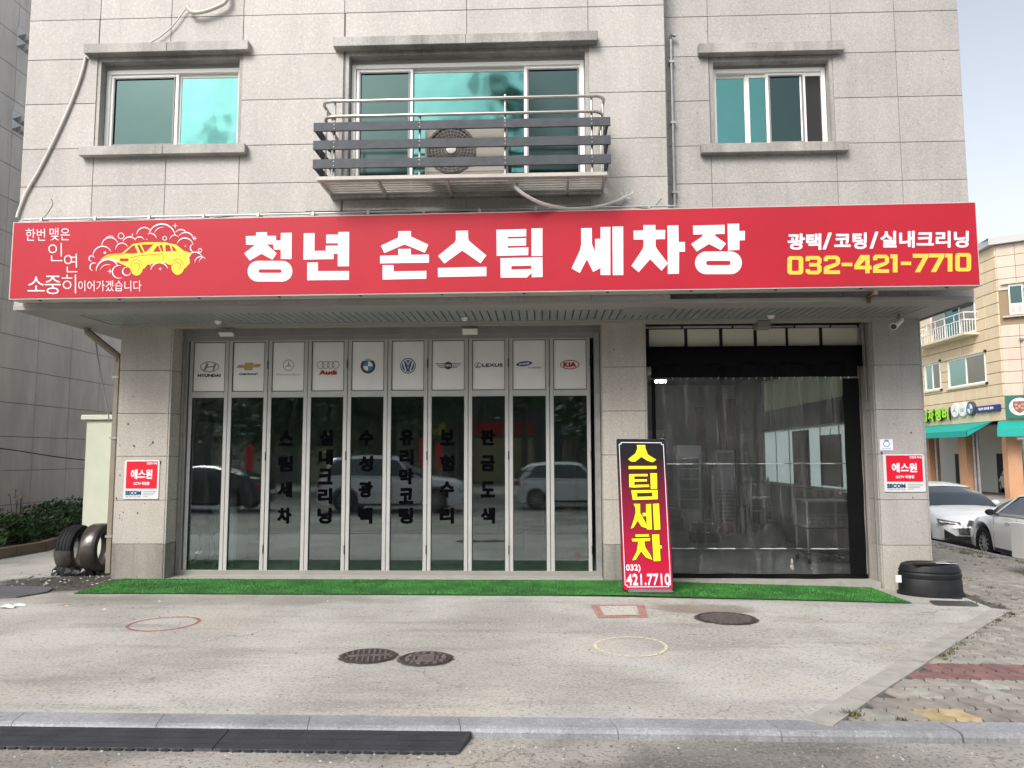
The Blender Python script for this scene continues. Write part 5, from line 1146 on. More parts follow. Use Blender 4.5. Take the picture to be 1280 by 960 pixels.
tyre(MB(), (-6.30, .42, .37), .345, .24, .02, grooves=False).build('tyre', M_GLZ, t, smooth=True)
mb = MB(); q = random.Random(9)
for k in range(9):
    a = q.uniform(0, 6.28); x, y = -6.6+q.uniform(-.3, .35), .35+q.uniform(-.1, .2); r = q.uniform(.05, .11)
    mb.lathe([(0, 0), (r, 0), (r*1.1, r*.5), (r*.6, r*1.1), (0, r*1.3)], (x, y, 0), 'z', 9)
mb.v = [(x+q.uniform(-.012, .012), y+q.uniform(-.012, .012), z+(q.uniform(-.012, .012) if z > .01 else 0)) for x, y, z in mb.v]
tag(mb.build('rubber_scraps', mat('wet_black', (.014,.015,.017), .25)), 'wet black scraps heaped between the two old tyres', 'scraps', kind='stuff')
mb = MB(); q = random.Random(31)
for _ in range(420):
    x, y = q.gauss(-6.25, .42), q.gauss(-.12, .38)
    if x > -5.9 and y > -.03: continue
    s_ = q.uniform(.008, .03)*(1.6 if q.random() < .08 else 1); a = q.uniform(0, PI); c_, n_ = math.cos(a)*s_, math.sin(a)*s_
    mb.add([(x+c_, y+n_, .001), (x-n_, y+c_*.7, .001), (x-c_*.8, y-n_*.8, .001), (x+n_, y-c_*.6, .001), (x, y, s_*.5)], [(0,1,4), (1,2,4), (2,3,4), (3,0,4)], 0 if q.random() < .85 else 1)
tag(mb.build('wet_debris', [mat('wet_dirt', (.035,.03,.026), .45), mat('pale_debris', (.40,.38,.34), .9)]), 'dark wet dirt and crumbs on the ground beside the left pillar and tyres', 'dirt', kind='stuff')
# cabinet
t = thing('metal_cabinet', 'tall pale green metal cabinet behind the left pillar and tyres', 'cabinet', (-7.2, 2.2, 0)); M_CAB = mat('pale_green_paint', (.56,.60,.48), .5, var=.05, vscale=4)
MB().cbox(-7.53, 2.0, 0, -6.3, 2.7, 2.26, .01).build('body', M_CAB, t); MB().cbox(-7.60, 1.94, 2.26, -6.25, 2.76, 2.345, .012).build('top', M_CAB, t)
MB().cbox(-7.46, 1.985, .06, -6.92, 1.999, 2.2, .004).build('door', M_CAB, t); MB().cbox(-6.91, 1.985, .06, -6.38, 1.999, 2.2, .004).build('door', M_CAB, t); MB().cbox(-7.0, 1.96, 1.0, -6.97, 1.984, 1.16, .004).build('handle', M_STEEL, t)
# floor rubber mat left, litter, ramp
t = MB(); t.poly([[(-7.6,-.95),(-7.1,-.72),(-6.35,-.70),(-6.12,-.86),(-6.05,-1.10),(-6.2,-1.42),(-6.7,-1.52),(-7.5,-1.5)]], lambda u, v, d: (u, v, d+.006*math.sin(u*5)*math.sin(v*6)), (.004, .022)); tag(t.build('rubber_mat', mat('slate_rubber', (.10,.105,.115), .6, bump=.3, bscale=30, var=.15)), 'dark grey rubber mat lying on the concrete at the far left', 'mat')
def litter(label, px, py, s, sd, m=None, zz=0):
    p = P(px, py, Z=zz); q = random.Random(sd); mb = MB(); n = 7
    V = [(p[0]+s*q.uniform(.5, 1)*math.cos(2*PI*k/n)*1.5, p[1]+s*q.uniform(.5, 1)*math.sin(2*PI*k/n), p[2]+.002+s*q.uniform(0, .25)) for k in range(n)]+[(p[0], p[1], p[2]+s*.5)]
    mb.add(V, [(k, (k+1) % n, n) for k in range(n)]); tag(mb.build('paper_scrap', m or M_WHITEP), label, 'litter')
litter('largest crumpled white scrap on the concrete near the rubber mat', 10, 760, .09, 1); litter('white scrap just right of the largest one near the rubber mat', 24, 757, .06, 2)
litter('small white scrap in front of the left end of the green mat', 83, 758, .02, 3); litter('tiny white twist on the concrete below the left folding doors', 199, 752, .025, 4); litter('white scrap on the road by the right part of the kerb', 871, 921, .028, 5, zz=RZ)
litter('pale scrap lying at the kerb near the end of the rubber ramp', 482, 914, .02, 6, zz=RZ); litter('crumpled pale scrap on the road just past the rubber ramp', 608, 922, .022, 8, zz=RZ)
litter('small pale scrap on the concrete right of the painted ring', 131, 762, .022, 9)
M_RAMP = mat('ramp_rubber', (.028,.031,.038), .55, bump=.6, bscale=45, var=.2, vscale=6)
rampx = [-12.4, -10.9, -9.4, -7.9, -6.4, -4.9, -3.4, -1.93, -.44]
ramp = None
t = thing('kerb_ramp', 'long black rubber ramp lying on the road against the left half of the kerb', 'kerb ramp', (-4, -5.8, RZ))
for a, b in zip(rampx, rampx[1:]):
    mb = MB(); y0_, y1_ = -5.606, -5.85; za, zb = -.012, -.040; sl2 = .05 if b > -.5 else 0
    V = [(a, y0_, za), (b, y0_, za), (b-sl2, y1_, zb), (a, y1_, zb), (a, y0_, RZ), (b, y0_, RZ), (b-sl2, y1_-.006, RZ), (a, y1_-.006, RZ)]
    mb.add([(x+(.003 if i in (0,3,4,7) else -.003), y, z) for i, (x, y, z) in enumerate(V)], [(0,1,2,3)[::-1], (4,5,6,7), (0,4,5,1), (1,5,6,2), (2,6,7,3), (3,7,4,0)])
    x = a+.05
    while x < b-.10: mb.box(x, y1_-.018, RZ+.001, x+.045, y1_-.004, RZ+.013); x += .07
    for k in range(3): yk = y0_-.05-.07*k; zk = za+(zb-za)*(.05+.07*k)/.244; mb.box(a+.01, yk, zk-.01, b-.012-sl2, yk+.006, zk+.003)
    mb.build('ramp_section', M_RAMP, t)
# ================================================================== LEFT NEIGHBOUR, GREENERY
nb = thing('neighbour_building', 'tall grey stone-clad building across the alley on the left', 'building', (-15, 5, 0))
MB().box(-24, -3, -.2, -11.21, 16, 15).build('wall', M_MORT, nb)
nz = [-.05]+[.66+.713*k for k in range(21)]; ny = [2.46+1.215*k for k in range(9)]
for a, b in zip(nz, nz[1:]):
    for c0, c1 in zip(ny, ny[1:]): MB().cbox(-11.23, c0+.006, a+.006, -11.20, c1-.006, b-.006, .003).build('stone_tile', G_NB, nb)
for z, lab in ((10.62, 'upper'), (8.78, 'lower')):
    t = thing('wall_stud_ornament', f'{lab} of the two pyramid-studded metal ornaments on the left neighbour wall', 'wall ornament', (-11.15, 5.05, z))
    for (j, k) in ((0,0), (0,1), (1,0), (1,1)):
        y0_ = 4.86+.2*j; z0_ = z-.2+.22*k+.0; MB().add([(-11.2, y0_, z0_), (-11.2, y0_+.2, z0_), (-11.2, y0_+.2, z0_+.22), (-11.2, y0_, z0_+.22), (-11.06, y0_+.1, z0_+.11)], [(0,1,4), (1,2,4), (2,3,4), (3,0,4)]).build('pyramid', M_STEEL, t)
t = thing('planter_edging', 'low brown brick edging in front of the shrubs along the alley', 'edging', (-9.3, 3, 0))
e0_ = [(-9.9, -.6), (-8.85, 1.6), (-8.75, 3.0), (-9.35, 5.2), (-9.8, 8.0), (-10.0, 12)]
M_EDG = mat('brown_edging', (.17,.13,.10), .85, bump=.4, bscale=30, var=.2)
for (a, b) in zip(e0_, e0_[1:]):
    n_ = max(1, int(math.dist(a, b)/.55))
    for k in range(n_):
        p, q_ = [(a[0]+(b[0]-a[0])*s, a[1]+(b[1]-a[1])*s) for s in ((k+.01)/n_, (k+.99)/n_)]
        MB().poly([[p, q_, (q_[0]-.14, q_[1]-.02), (p[0]-.14, p[1]-.02)]], lambda u, v, d: (u, v, d), (-.02, .17)).build('edging_brick', M_EDG, t)
mb = MB(); mb.poly([[(x-.12, y) for x, y in e0_]+[(-11.2, 12), (-11.2, -.6)]], lambda u, v, d: (u, v, .08)); tag(mb.build('planting_bed', M_SOIL), kind='structure')
def leafcloud(mb, rr, n, cf, s0, s1):
    for _ in range(n):
        p = cf(rr); s = rr.uniform(s0, s1); d = Vector((rr.gauss(0, 1), rr.gauss(0, 1), rr.gauss(0, 1)+.5)).normalized(); u = d.orthogonal().normalized()*s; w = d.cross(u).normalized()*s*.5
        p = Vector(p); mb.add([p-u, p-w, p+u, p+w], [(0,1,2,3)])
def shrub(x, y, r, h, sd, label, ex=1.):
    rr = random.Random(sd); t = thing('shrub', label, 'shrub', (x, y, .08), group='shrubs in the alley bed')
    h *= .86; cl = [(x+rr.gauss(0, r*.5), y+rr.gauss(0, r*.6)*ex, .12+h*rr.uniform(.2, .85), r*rr.uniform(.25, .5)) for _ in range(16)]
    def cf(q):
        c_ = q.choice(cl); v = Vector((q.gauss(0, 1), q.gauss(0, 1), q.gauss(0, .8))).normalized()*c_[3]*q.uniform(.5, 1.05); return (c_[0]+v.x, c_[1]+v.y, max(.1, c_[2]+v.z))
    mb = MB(); leafcloud(mb, rr, 1500, cf, .028, .06); mb.build('foliage', M_SHRUB, t)
    mb = MB()
    for c_ in cl: mb.tube([(x+rr.uniform(-.1, .1), y+rr.uniform(-.1, .1), .08), (c_[0], c_[1], c_[2])], .008, 4)
    mb.build('stems', M_BARK, t)
for i, (x, y, r, h, lab) in enumerate(((-9.75, 2.2, .6, .62, 'leafy green shrub nearest the camera at the left picture edge'), (-9.6, 3.6, .55, .60, 'green shrub in the alley bed, second from the picture edge'), (-9.95, 4.9, .6, .72, 'green shrub in the alley bed, third from the picture edge'), (-10.2, 6.4, .6, .70, 'dense green shrub in the alley bed left of the tyres'), (-10.4, 8.0, .6, .62, 'shrub in the alley bed just left of the green cabinet'), (-10.4, 9.6, .6, .6, 'farthest low shrub seen past the green cabinet'), (-10.2, .8, .6, .6, 'shrub at the near end of the alley bed'))):
    shrub(x, y, r, h, 40+i, lab)
rr = random.Random(77); t = thing('flowering_stems', 'thin yellow and orange flowering stems above the left shrub', 'flowers', (-9.8, 3.4, .1)); mb = MB(); mf_ = MB()
for _ in range(14):
    x, y = -9.7+rr.uniform(-.4, .3), 3.2+rr.uniform(-1, .9); h = rr.uniform(.75, 1.05); tx, ty = x+rr.uniform(-.1, .1), y+rr.uniform(-.1, .1); mb.tube([(x, y, .1), (tx, ty, h)], .006, 4); leafcloud(mf_, rr, 5, lambda q: (tx+q.uniform(-.04, .04), ty+q.uniform(-.04, .04), h+q.uniform(-.03, .04)), .02, .04)
mb.build('stems', M_BARK, t); mf_.build('blossom', mat('orange_blossom', (.55,.30,.10), .6), t)
# ================================================================== CARS
def lerp_tab(tab, x):
    for (a, va), (b, vb) in zip(tab, tab[1:]):
        if x <= b: return va+(vb-va)*max(0, min(1, (x-a)/(b-a)))
    return tab[-1][1]
def make_car(label, paint, kind='sedan', loc=(0,0,0), rz=0, front='band', spokes=5, group=None):
    """+X is the front; origin on the ground under the centre"""
    t = thing('parked_car', label, 'car', loc, rz, group); t['_w'] = [0,0,0]
    if kind == 'sedan':
        L_, Wd, wb = 4.65, 1.83, 2.70; xf, xr = 1.38, -1.32; wr = .335
        top = [(-2.325,.62),(-2.30,.93),(-2.2,1.05),(-1.75,1.08),(-1.2,1.03),(-.3,.98),(.75,.97),(1.2,.93),(1.8,.84),(2.10,.76),(2.25,.66),(2.325,.52)]
        roof = [(-1.95,1.05),(-1.35,1.28),(-.75,1.405),(-.2,1.43),(.3,1.38),(.8,1.20),(1.22,.95)]; ra, rb_ = -1.1, .42
    elif kind == 'suv':
        L_, Wd, wb = 4.68, 1.90, 2.76; xf, xr = 1.42, -1.34; wr = .365
        top = [(-2.34,.60),(-2.31,.95),(-2.24,1.10),(-1.5,1.13),(-.3,1.09),(.75,1.10),(1.2,1.08),(1.85,1.0),(2.15,.90),(2.28,.72),(2.34,.55)]
        roof = [(-2.26,1.12),(-2.02,1.50),(-1.8,1.66),(-1.0,1.73),(-.2,1.72),(.25,1.66),(.75,1.36),(1.15,1.10)]; ra, rb_ = -1.95, .30
    else:
        L_, Wd, wb = 4.0, 1.76, 2.5; xf, xr = 1.26, -1.24; wr = .31
        top = [(-2.0,.60),(-1.98,.92),(-1.9,1.0),(-.3,.98),(.75,.98),(1.2,.95),(1.6,.86),(1.85,.74),(1.95,.62),(2.0,.5)]
        roof = [(-1.93,1.0),(-1.72,1.30),(-1.45,1.44),(-.8,1.50),(-.1,1.50),(.25,1.45),(.75,1.20),(1.15,.97)]; ra, rb_ = -1.5, .28
    h = L_/2; hw = Wd/2
    def planw(x):   # half width along the length
        e = max(0, (abs(x)-h*.62)/(h*.38)); return hw*(1-.13*e**2.4)
    def bow(x, y):  # nose and tail curve back towards the corners
        e = max(0, (abs(x)-h*.70)/(h*.30)); return x-math.copysign(.24*e*(abs(y)/hw)**2.6, x)
    xs = sorted(set([round(-h+L_*i/96, 4) for i in range(97)]))
    arch = wr+.055; mb = MB(); K = 0; V = []
    for x in xs:
        w = planw(x); zt = lerp_tab(top, x); zb = .22 if abs(x) < h-.15 else .22+.10*(abs(x)-h+.15)/.15
        za = zb
        for xc in (xf, xr):
            if abs(x-xc) < arch: za = max(za, wr+math.sqrt(arch**2-(x-xc)**2))
        za = min(za, zt-.12)
        zm = max(za+.01, .52); 
        sec = [(0, .32), (w*.70, .32), (w*.72, max(.30, za-.02)), (w*.955, za), (w*.985, za+.02), (w*1.0, min(max(za+.04, zm), zt-.06)), (w*.985, max(za+.06, zt-.20)), (w*.955, max(za+.08, zt-.085)), (w*.90, zt-.03), (w*.72, zt-.004), (w*.38, zt+.018), (0, zt+.024)]
        if abs(x) > h-.001: sec = [(a*.97, min(max(b, .34), zt)) for a, b in sec]
        K = len(sec)*2-2
        full = sec+[(-a, b) for a, b in sec[-2:0:-1]]
        for (a, b) in full: V.append((bow(x, a), a, b))
    F = []
    for i in range(len(xs)-1):
        for j in range(K): F.append((i*K+j, i*K+(j+1) % K, (i+1)*K+(j+1) % K, (i+1)*K+j))
    F.append(tuple(range(K))); F.append(tuple((len(xs)-1)*K+j for j in range(K))[::-1]); mb.add(V, F)
    bodyo = mb.build('body', paint, t, smooth=True)
    # greenhouse
    def gsec(x): z = lerp_tab(roof, x); zb = lerp_tab(top, x)-.02; wb_ = planw(x)*.93; k = min(1, max(0, (z-zb)/.45)); return z, zb, wb_, wb_-(.19*k)*1.0*(z-zb)/.45 if z > zb else wb_
    gx = [roof[0][0]+(roof[-1][0]-roof[0][0])*i/44 for i in range(45)]; V = []; 
    for x in gx:
        z, zb, w0, w1 = gsec(x); z = max(z, zb+.005); w1 = max(w1, .5)
        sec = [(w0, zb), (w0-(w0-w1)*.55, zb+(z-zb)*.55), (w1+.01, z-.07*(z-zb)/.45), (w1-.06, z-.018), (w1*.5, z+.008), (0, z+.014)]
        for (a, b) in sec+[(-a, b) for a, b in sec[-2::-1]]: V.append((x-.10*(abs(a)/hw)**2*(1 if x > 0 else -1)*min(1, abs(x)), a, b))
    K = 11; mb = MB(); mb.add(V, [(i*K+j, i*K+j+1, (i+1)*K+j+1, (i+1)*K+j) for i in range(len(gx)-1) for j in range(K-1)]); mb.add([V[j] for j in range(K)], [tuple(range(K))]); mb.add(V[-K:], [tuple(range(K))[::-1]])
    mb.build('windows', M_CARGL, t, smooth=True)
    # roof skin and pillars, offset slightly outwards
    def gpt(x, k, off=.006):
        i = min(len(gx)-2, max(0, int((x-gx[0])/(gx[1]-gx[0])))); f = (x-gx[i])/(gx[i+1]-gx[i]); a = Vector(V[i*K+k]); b = Vector(V[(i+1)*K+k]); p = a.lerp(b, f); n_ = Vector((0, p.y, (p.z-.9)*.9)).normalized(); return p+n_*off
    mb = MB(); rx = [ra+(rb_-ra)*i/14 for i in range(15)]; ks = list(range(2, 9)); R_ = [gpt(x, k, .010) for x in rx for k in ks]; nk = len(ks)
    mb.add(R_, [(i*nk+j, i*nk+j+1, (i+1)*nk+j+1, (i+1)*nk+j) for i in range(14) for j in range(nk-1)]); mb.build('roof', paint, t, smooth=True)
    mb = MB()
    for s in (0, 1):
        kk = (lambda k: k) if s == 0 else (lambda k: 10-k)
        def strip(pa, pb, w):   # pa, pb: (x, k) ends
            A_ = [gpt(pa[0]+(pb[0]-pa[0])*i/8, kk(0), .008)*(1-i/8)+gpt(pa[0]+(pb[0]-pa[0])*i/8, kk(2), .010)*(i/8) for i in range(9)]
            VV = []
            for p in A_: VV += [p+Vector((-w/2, 0, 0)), p+Vector((w/2, 0, 0))]
            mb.add(VV, [(2*i, 2*i+1, 2*i+3, 2*i+2) for i in range(8)])
        strip((roof[-1][0]-.10, 0), (rb_-.02, 2), .09)
        if kind == 'sedan': strip((-1.62, 0), (ra+.05, 2), .26)
        else: strip((roof[0][0]+.16, 0), (ra+.12, 2), .20)
        xe = [roof[0][0]+.1+(roof[-1][0]-.2-roof[0][0])*i/20 for i in range(21)]; VV = []
        for x in xe: p = gpt(x, kk(0), .008); VV += [p+Vector((0, 0, -.02)), p+Vector((0, 0, .03))]
        mb.add(VV, [(2*i, 2*i+1, 2*i+3, 2*i+2) for i in range(20)])
    mb.build('pillars', paint, t)
    # door gaps, handles, mirrors, lamps, grille
    def side(x, z, s, off=.004): 
        zt = lerp_tab(top, x); w = planw(x)*(1.0 if z < zt-.3 else .985); return (x, s*(w+off), z)
    mb = MB()
    for s in (-1, 1):
        for xd in (xr+.62, xr+wb*.52, xf-.47):
            V2 = []
            for i in range(6): z = .28+(.92-.28)*i/5; a = side(xd, z, s, .002); V2 += [(a[0]-.005, a[1], z), (a[0]+.005, a[1], z)]
            mb.add(V2, [(2*i, 2*i+1, 2*i+3, 2*i+2) for i in range(5)])
        mb.box(xr+.45, s*hw*.975-.012, .235, xf-.45, s*hw*.975+.012, .30)
    mb.build('door_seams', M_BLACKM, t)
    for s in (-1, 1):
        for xd in (xr+.80, xr+wb*.60): MB().cbox(xd, s*(hw-.002)-.012, .80, xd+.17, s*(hw-.002)+.012, .825, .006).build('door_handle', paint, t)
        mx = roof[-1][0]-.42; MB().lathe([(0, -.05), (.06, -.045), (.085, 0), (.07, .05), (0, .07)], (mx, s*(hw+.10), .99 if kind != 'suv' else 1.12), 'x', 12, sy=.75, sx=1.1).build('mirror', M_DARK if front == 'plain' else paint, t, smooth=True)
        MB().tube([(mx, s*(hw-.06), .94 if kind != 'suv' else 1.08), (mx, s*(hw+.06), .97 if kind != 'suv' else 1.10)], .02, 6).build('mirror_arm', M_DARK, t)
    def frontpatch(name, pts, m, off, sgn=1):
        mb = MB(); V2 = []; n_ = 10
        for i in range(n_+1):
            u = i/n_; y = pts[0][0]+(pts[1][0]-pts[0][0])*u; zlo = pts[0][1]+(pts[1][1]-pts[0][1])*u; zhi = pts[0][2]+(pts[1][2]-pts[0][2])*u
            for z in (zlo, zhi):
                # find surface x at this height
                x = h
                for xx in np.linspace(h, h-.5, 40):
                    if lerp_tab(top, xx if sgn > 0 else -xx) >= z+.02: x = xx; break
                V2.append((sgn*(abs(bow(sgn*x, y))+off), y, z))
        mb.add(V2, [(2*i, 2*i+1, 2*i+3, 2*i+2) for i in range(n_)]); return mb.build(name, m, t)
    M_LAMP = mat('lamp_lens', (.45,.47,.50), .1, spec=.8); M_TAIL = mat('tail_lens', (.30,.01,.01), .15)
    frontpatch('grille', ((-.55, .40, .60), (.55, .40, .60)), M_DARK, .012); frontpatch('lower_intake', ((-.62, .25, .34), (.62, .25, .34)), M_BLACKM, .012)
    for s in (-1, 1):
        if front == 'band': frontpatch('headlight', ((s*.50, .57, .63), (s*.90, .60, .70)), M_DARK, .016); frontpatch('headlight_lens', ((s*.60, .60, .625), (s*.88, .63, .66)), M_LAMP, .020); frontpatch('side_intake', ((s*.62, .30, .34), (s*.82, .27, .48)), M_DARK, .014)
        else: frontpatch('headlight', ((s*.56, .58, .68), (s*.88, .60, .74)), M_LAMP, .016)
        frontpatch('tail_light', ((s*.50, .78, .88), (s*.88, .76, .92)), M_TAIL, .014, -1)
    m2 = MB()
    for k in range(4): 
        for j in range(11): y = -.5+.1*j; m2.box(h-.02, y, .42+.042*k, h+.016-.2*(abs(y+.02)/hw)**2.6*1.0, y+.04, .432+.042*k)
    m2.build('grille_mesh', M_CHROME, t)
    frontpatch('number_plate', ((-.26, .36, .47), (.26, .36, .47)), M_WHITEP, .022); frontpatch('number_plate', ((-.26, .55, .66), (.26, .55, .66)), M_WHITEP, .018, -1)
    m2 = MB()
    for s in (-1, 1): m2.tube([(roof[-1][0]-.02, s*.55, lerp_tab(top, roof[-1][0])+.02), (roof[-1][0]-.22, s*.05, lerp_tab(top, roof[-1][0])+.14)], .008, 5)
    m2.build('wipers', M_DARK, t)
    for xc in (xf, xr):
        for s in (-1, 1):
            wv_ = MB(); pr = [(wr*.64, -.10), (wr*.86, -.105), (wr*.97, -.09), (wr, -.06), (wr, .06), (wr*.97, .09), (wr*.86, .105), (wr*.64, .10)]
            wv_.lathe(pr, (xc, s*(hw-.115), wr), 'y', 32); wh = wv_.build('wheel', M_RUBBER, t, smooth=True)
            rm = MB(); yo = s*(hw-.035); rm.lathe([(wr*.66, -.02*s), (wr*.62, -.015*s), (wr*.60, -.05*s), (0, -.055*s)], (xc, yo, wr), 'y', 32, 1); rm.lathe([(wr*.66, 0), (wr*.60, .004*s), (wr*.60, -.03*s), (wr*.66, -.03*s)], (xc, yo, wr), 'y', 32, 0)
            for k in range(spokes*2):
                a = 2*PI*k/(spokes*2)+.1; d = wr*.045; ca, sa = math.cos(a), math.sin(a); r0, r1 = wr*.10, wr*.62
                q4 = [(r0*ca-d*sa, r0*sa+d*ca), (r1*ca-d*.8*sa, r1*sa+d*.8*ca), (r1*ca+d*.8*sa, r1*sa-d*.8*ca), (r0*ca+d*sa, r0*sa-d*ca)]
                rm.add([(xc+x_, yo+yy_*s, wr+z_) for yy_ in (-.02, .002) for x_, z_ in q4], [(0,1,2,3), (4,5,6,7), (0,1,5,4), (1,2,6,5), (2,3,7,6), (3,0,4,7)], 0)
            rm.lathe([(0, .006*s), (wr*.15, .004*s), (wr*.16, -.02*s)], (xc, yo, wr), 'y', 16, 0); rm.build('rim', [M_STEEL, M_DARK], wh)
    mb = MB()
    for xc in (xf, xr): mb.box(xc-.36, -hw*.9, .33, xc+.36, hw*.9, .62)
    mb.build('wheel_wells', M_BLACKM, t)
    return t
M_CWHITE = mat('car_white', (.82,.83,.84), .25, coat=.8); M_CPEARL = mat('car_pearl', (.72,.72,.70), .25, coat=.8); M_CGREY = mat('car_grey', (.16,.17,.18), .25, coat=.8); M_CBLACK = mat('car_black', (.02,.022,.026), .2, coat=.8); M_CREDC = mat('car_red', (.35,.02,.02), .25, coat=.8); M_CSIL = mat('car_silver', (.42,.43,.44), .28, .4, coat=.6)
zc = roadz(9.8, 8)
make_car('white sedan facing the camera with a narrow dark grille, parked in the side street', M_CWHITE, 'sedan', (9.74, 9.30, zc), -PI/2-.03, 'band')
make_car('pearl white sedan seen from its side, nose to nose with the other white sedan', M_CPEARL, 'sedan', (9.76, 4.40, roadz(9.8, 4.6)), PI/2-.06, 'plain', 5)
# white steel handcart at the right edge
zt_ = gz(7.9, 1.9); t = thing('handcart', 'white steel handcart with a tall galvanised post at the right picture edge', 'cart', (7.9, 2.0, zt_)); XL = P(1264, 650, Y=2.1)[0]
mb = MB(); mb.cbox(XL+.02, 1.8, zt_+.30, XL+1.3, 1.84, zt_+.82, .008); mb.cbox(XL+.02, 2.08, zt_+.30, XL+1.3, 2.12, zt_+.82, .008); mb.cbox(XL, 1.78, zt_+.29, XL+.05, 2.14, zt_+.84, .008); mb.cbox(XL+.02, 1.8, zt_+.26, XL+1.3, 2.12, zt_+.30, .008)
mb.build('bed', M_WHITEP, t)
for k in range(3): MB().cbox(XL+.1+.4*k, 1.775, zt_+.34, XL+.14+.4*k, 1.80, zt_+.80, .004).build('rib', M_WHITEP, t)
MB().tube([(XL+.10, 1.82, zt_+.8), (XL+.10, 1.82, zt_+2.12)], .035, 10).build('post', M_STEEL, t, smooth=True); MB().tube([(XL-.01, 1.82, zt_+2.13), (XL+1.3, 1.82, zt_+2.13)], .028, 10).build('cross_bar', M_STEEL, t, smooth=True)
for xx in (XL+.10, XL+1.2): MB().cbox(xx, 1.84, zt_+.0, xx+.07, 1.90, zt_+.27, .006).build('leg', M_WHITEP, t); MB().tube([(xx-.08, 1.86, zt_+.05), (xx+.02, 1.86, zt_+.05)], .045, 10).build('rubber_foot', M_DARK, t, smooth=True)
# ================================================================== FAR BUILDING
far = thing('shop_building', 'beige three-storey building with a car repair shop, green sign and teal awnings', 'building', (26, 32, -.5))
BX = 22.5; GB = -.55; top_z = 12.0
fdir = Vector((.83, -.55, 0)).normalized(); fn = Vector((-.55, -.83, 0)).normalized()
def CH(u, z, d=0.):   # chamfer face: u metres along it from the corner, d outwards
    p = Vector((BX, 27.9, 0))+fdir*u+fn*d; return (p.x, p.y, z)
mb = MB(); mb.box(BX+.05, 28.1, 3.3, 38, 42, top_z); mb.box(BX+3.2, 28.5, GB, 38, 42, 3.3); 
mb.add([CH(.02, 3.3, -.05), CH(14, 3.3, -.05), (40, 32, 3.3), (BX+.06, 32, 3.3), CH(.02, top_z, -.05), CH(14, top_z, -.05), (40, 32, top_z), (BX+.06, 32, top_z)], [(0,1,5,4), (1,2,6,5), (4,5,6,7), (0,3,2,1)])
mb.build('core', M_MORT2, far)
fz = [3.30, 3.9, 4.5, 5.1, 5.68, 6.25, 6.83, 7.4, 7.97, 8.55, 9.12, 9.7, 10.27, 10.85, 11.42, 12.0]
holes = [(-33.0, 5.25, -29.25, 6.9), (-35.6, 5.3, -33.7, 6.95), (-34.6, 8.0, -29.9, 10.0)]   # in (-Y, z) coordinates
ysx = [-42+1.175*k for k in range(13)]; ysx[-1] = -27.93
for a, b in zip(ysx, ysx[1:]):
    for c0, c1 in zip(fz, fz[1:]):
        cell = [(a+.01, c0+.015, b-.01, c1-.015)]
        for h_ in holes: cell = sub_rect(cell, h_)
        for (p, q_, r_, s_) in cell:
            if r_-p > .05 and s_-q_ > .05: MB().cbox(BX-.02, -r_, q_, BX+.07, -p, s_, .01).build('stone_tile', G_BEIGE, far)
for k in range(9):
    for c0, c1 in zip(fz, fz[1:]):
        u0, u1 = .02+.78*k, .02+.78*(k+1)-.02
        if u0 < 1.0 and u1 > .45 and 8.4 < c1 and c0 < 9.95 and not (c0 > 9.6): 
            continue
        mb = MB(); b_ = .008; VV = [CH(u0, c0+.012, 0), CH(u1, c0+.012, 0), CH(u1, c1-.012, 0), CH(u0, c1-.012, 0)]; VB = [CH(u0, c0+.012, -.06), CH(u1, c0+.012, -.06), CH(u1, c1-.012, -.06), CH(u0, c1-.012, -.06)]
        mb.add(VV+VB, [(0,1,2,3), (0,1,5,4), (1,2,6,5), (2,3,7,6), (3,0,4,7)]); mb.build('stone_tile', G_PINK, far)
mb = MB(); mb.box(BX-.25, 27.95, 12.0, 38, 42.2, 12.35); mb.add([CH(-.25, 12.003, .25), CH(14, 12.003, .25), (40, 32, 12.003), (BX+.06, 32, 12.003), CH(-.25, 12.353, .25), CH(14, 12.353, .25), (40, 32, 12.353), (BX+.06, 32, 12.353)], [(0,1,5,4), (4,5,6,7), (0,3,2,1), (1,2,6,5)]); mb.build('cornice', mat('grey_cornice', (.42,.42,.42), .6), far)
def wfar(y0, y1, z0, z1, panes, trim=True):
    m = MB(); 
    def bx(a, b, c, d, x0, x1): m.cbox(x0, a, c, x1, b, d, .006)
    xf0, xf1 = BX-.02, BX+.09
    bx(y0, y0+.09, z0, z1, xf0, xf1); bx(y1-.09, y1, z0, z1, xf0, xf1); bx(y0+.09, y1-.09, z0, z0+.09, xf0, xf1); bx(y0+.09, y1-.09, z1-.09, z1, xf0, xf1)
    w = m.build('window', M_PVC, far); n_ = len(panes)
    for i, pm in enumerate(panes):
        a = y1-.09-(y1-y0-.18)*(i+1)/n_; b = a+(y1-y0-.18)/n_
        MB().box(BX+.03, a+.03, z0+.10, BX+.04, b-.03, z1-.10).build('pane', pm, w)
        if i < n_-1: MB().cbox(BX-.01, a-.035, z0+.09, BX+.06, a+.035, z1-.09, .004).build('mullion', M_PVC, w)
    if trim:
        for zz in (z0-.10, z1): MB().cbox(BX-.10, y0-.12, zz, BX-.001, y1+.12, zz+.10, .006).build('ledge', M_TRIMB, w)
        for (yy, zz) in ((y0-.12, z1+.05), (y0-.12, z0-.05)): MB().lathe([(0, -.12), (.06, -.1), (.07, 0)], (BX-.02, yy, zz), 'x', 8).build('stud', M_DARK, w)
M_TRIMB = mat('pale_beige_trim', (.62,.54,.40), .6)
wfar(29.3, 32.95, 5.30, 6.85, [M_GLB, M_GLBR]); wfar(33.75, 35.55, 5.35, 6.9, [M_GLB, M_GLBR]); wfar(29.95, 34.55, 8.02, 9.95, [M_GLBR, M_GLT, M_GLBR], False)
m = MB(); wu0, wu1 = .50, .98
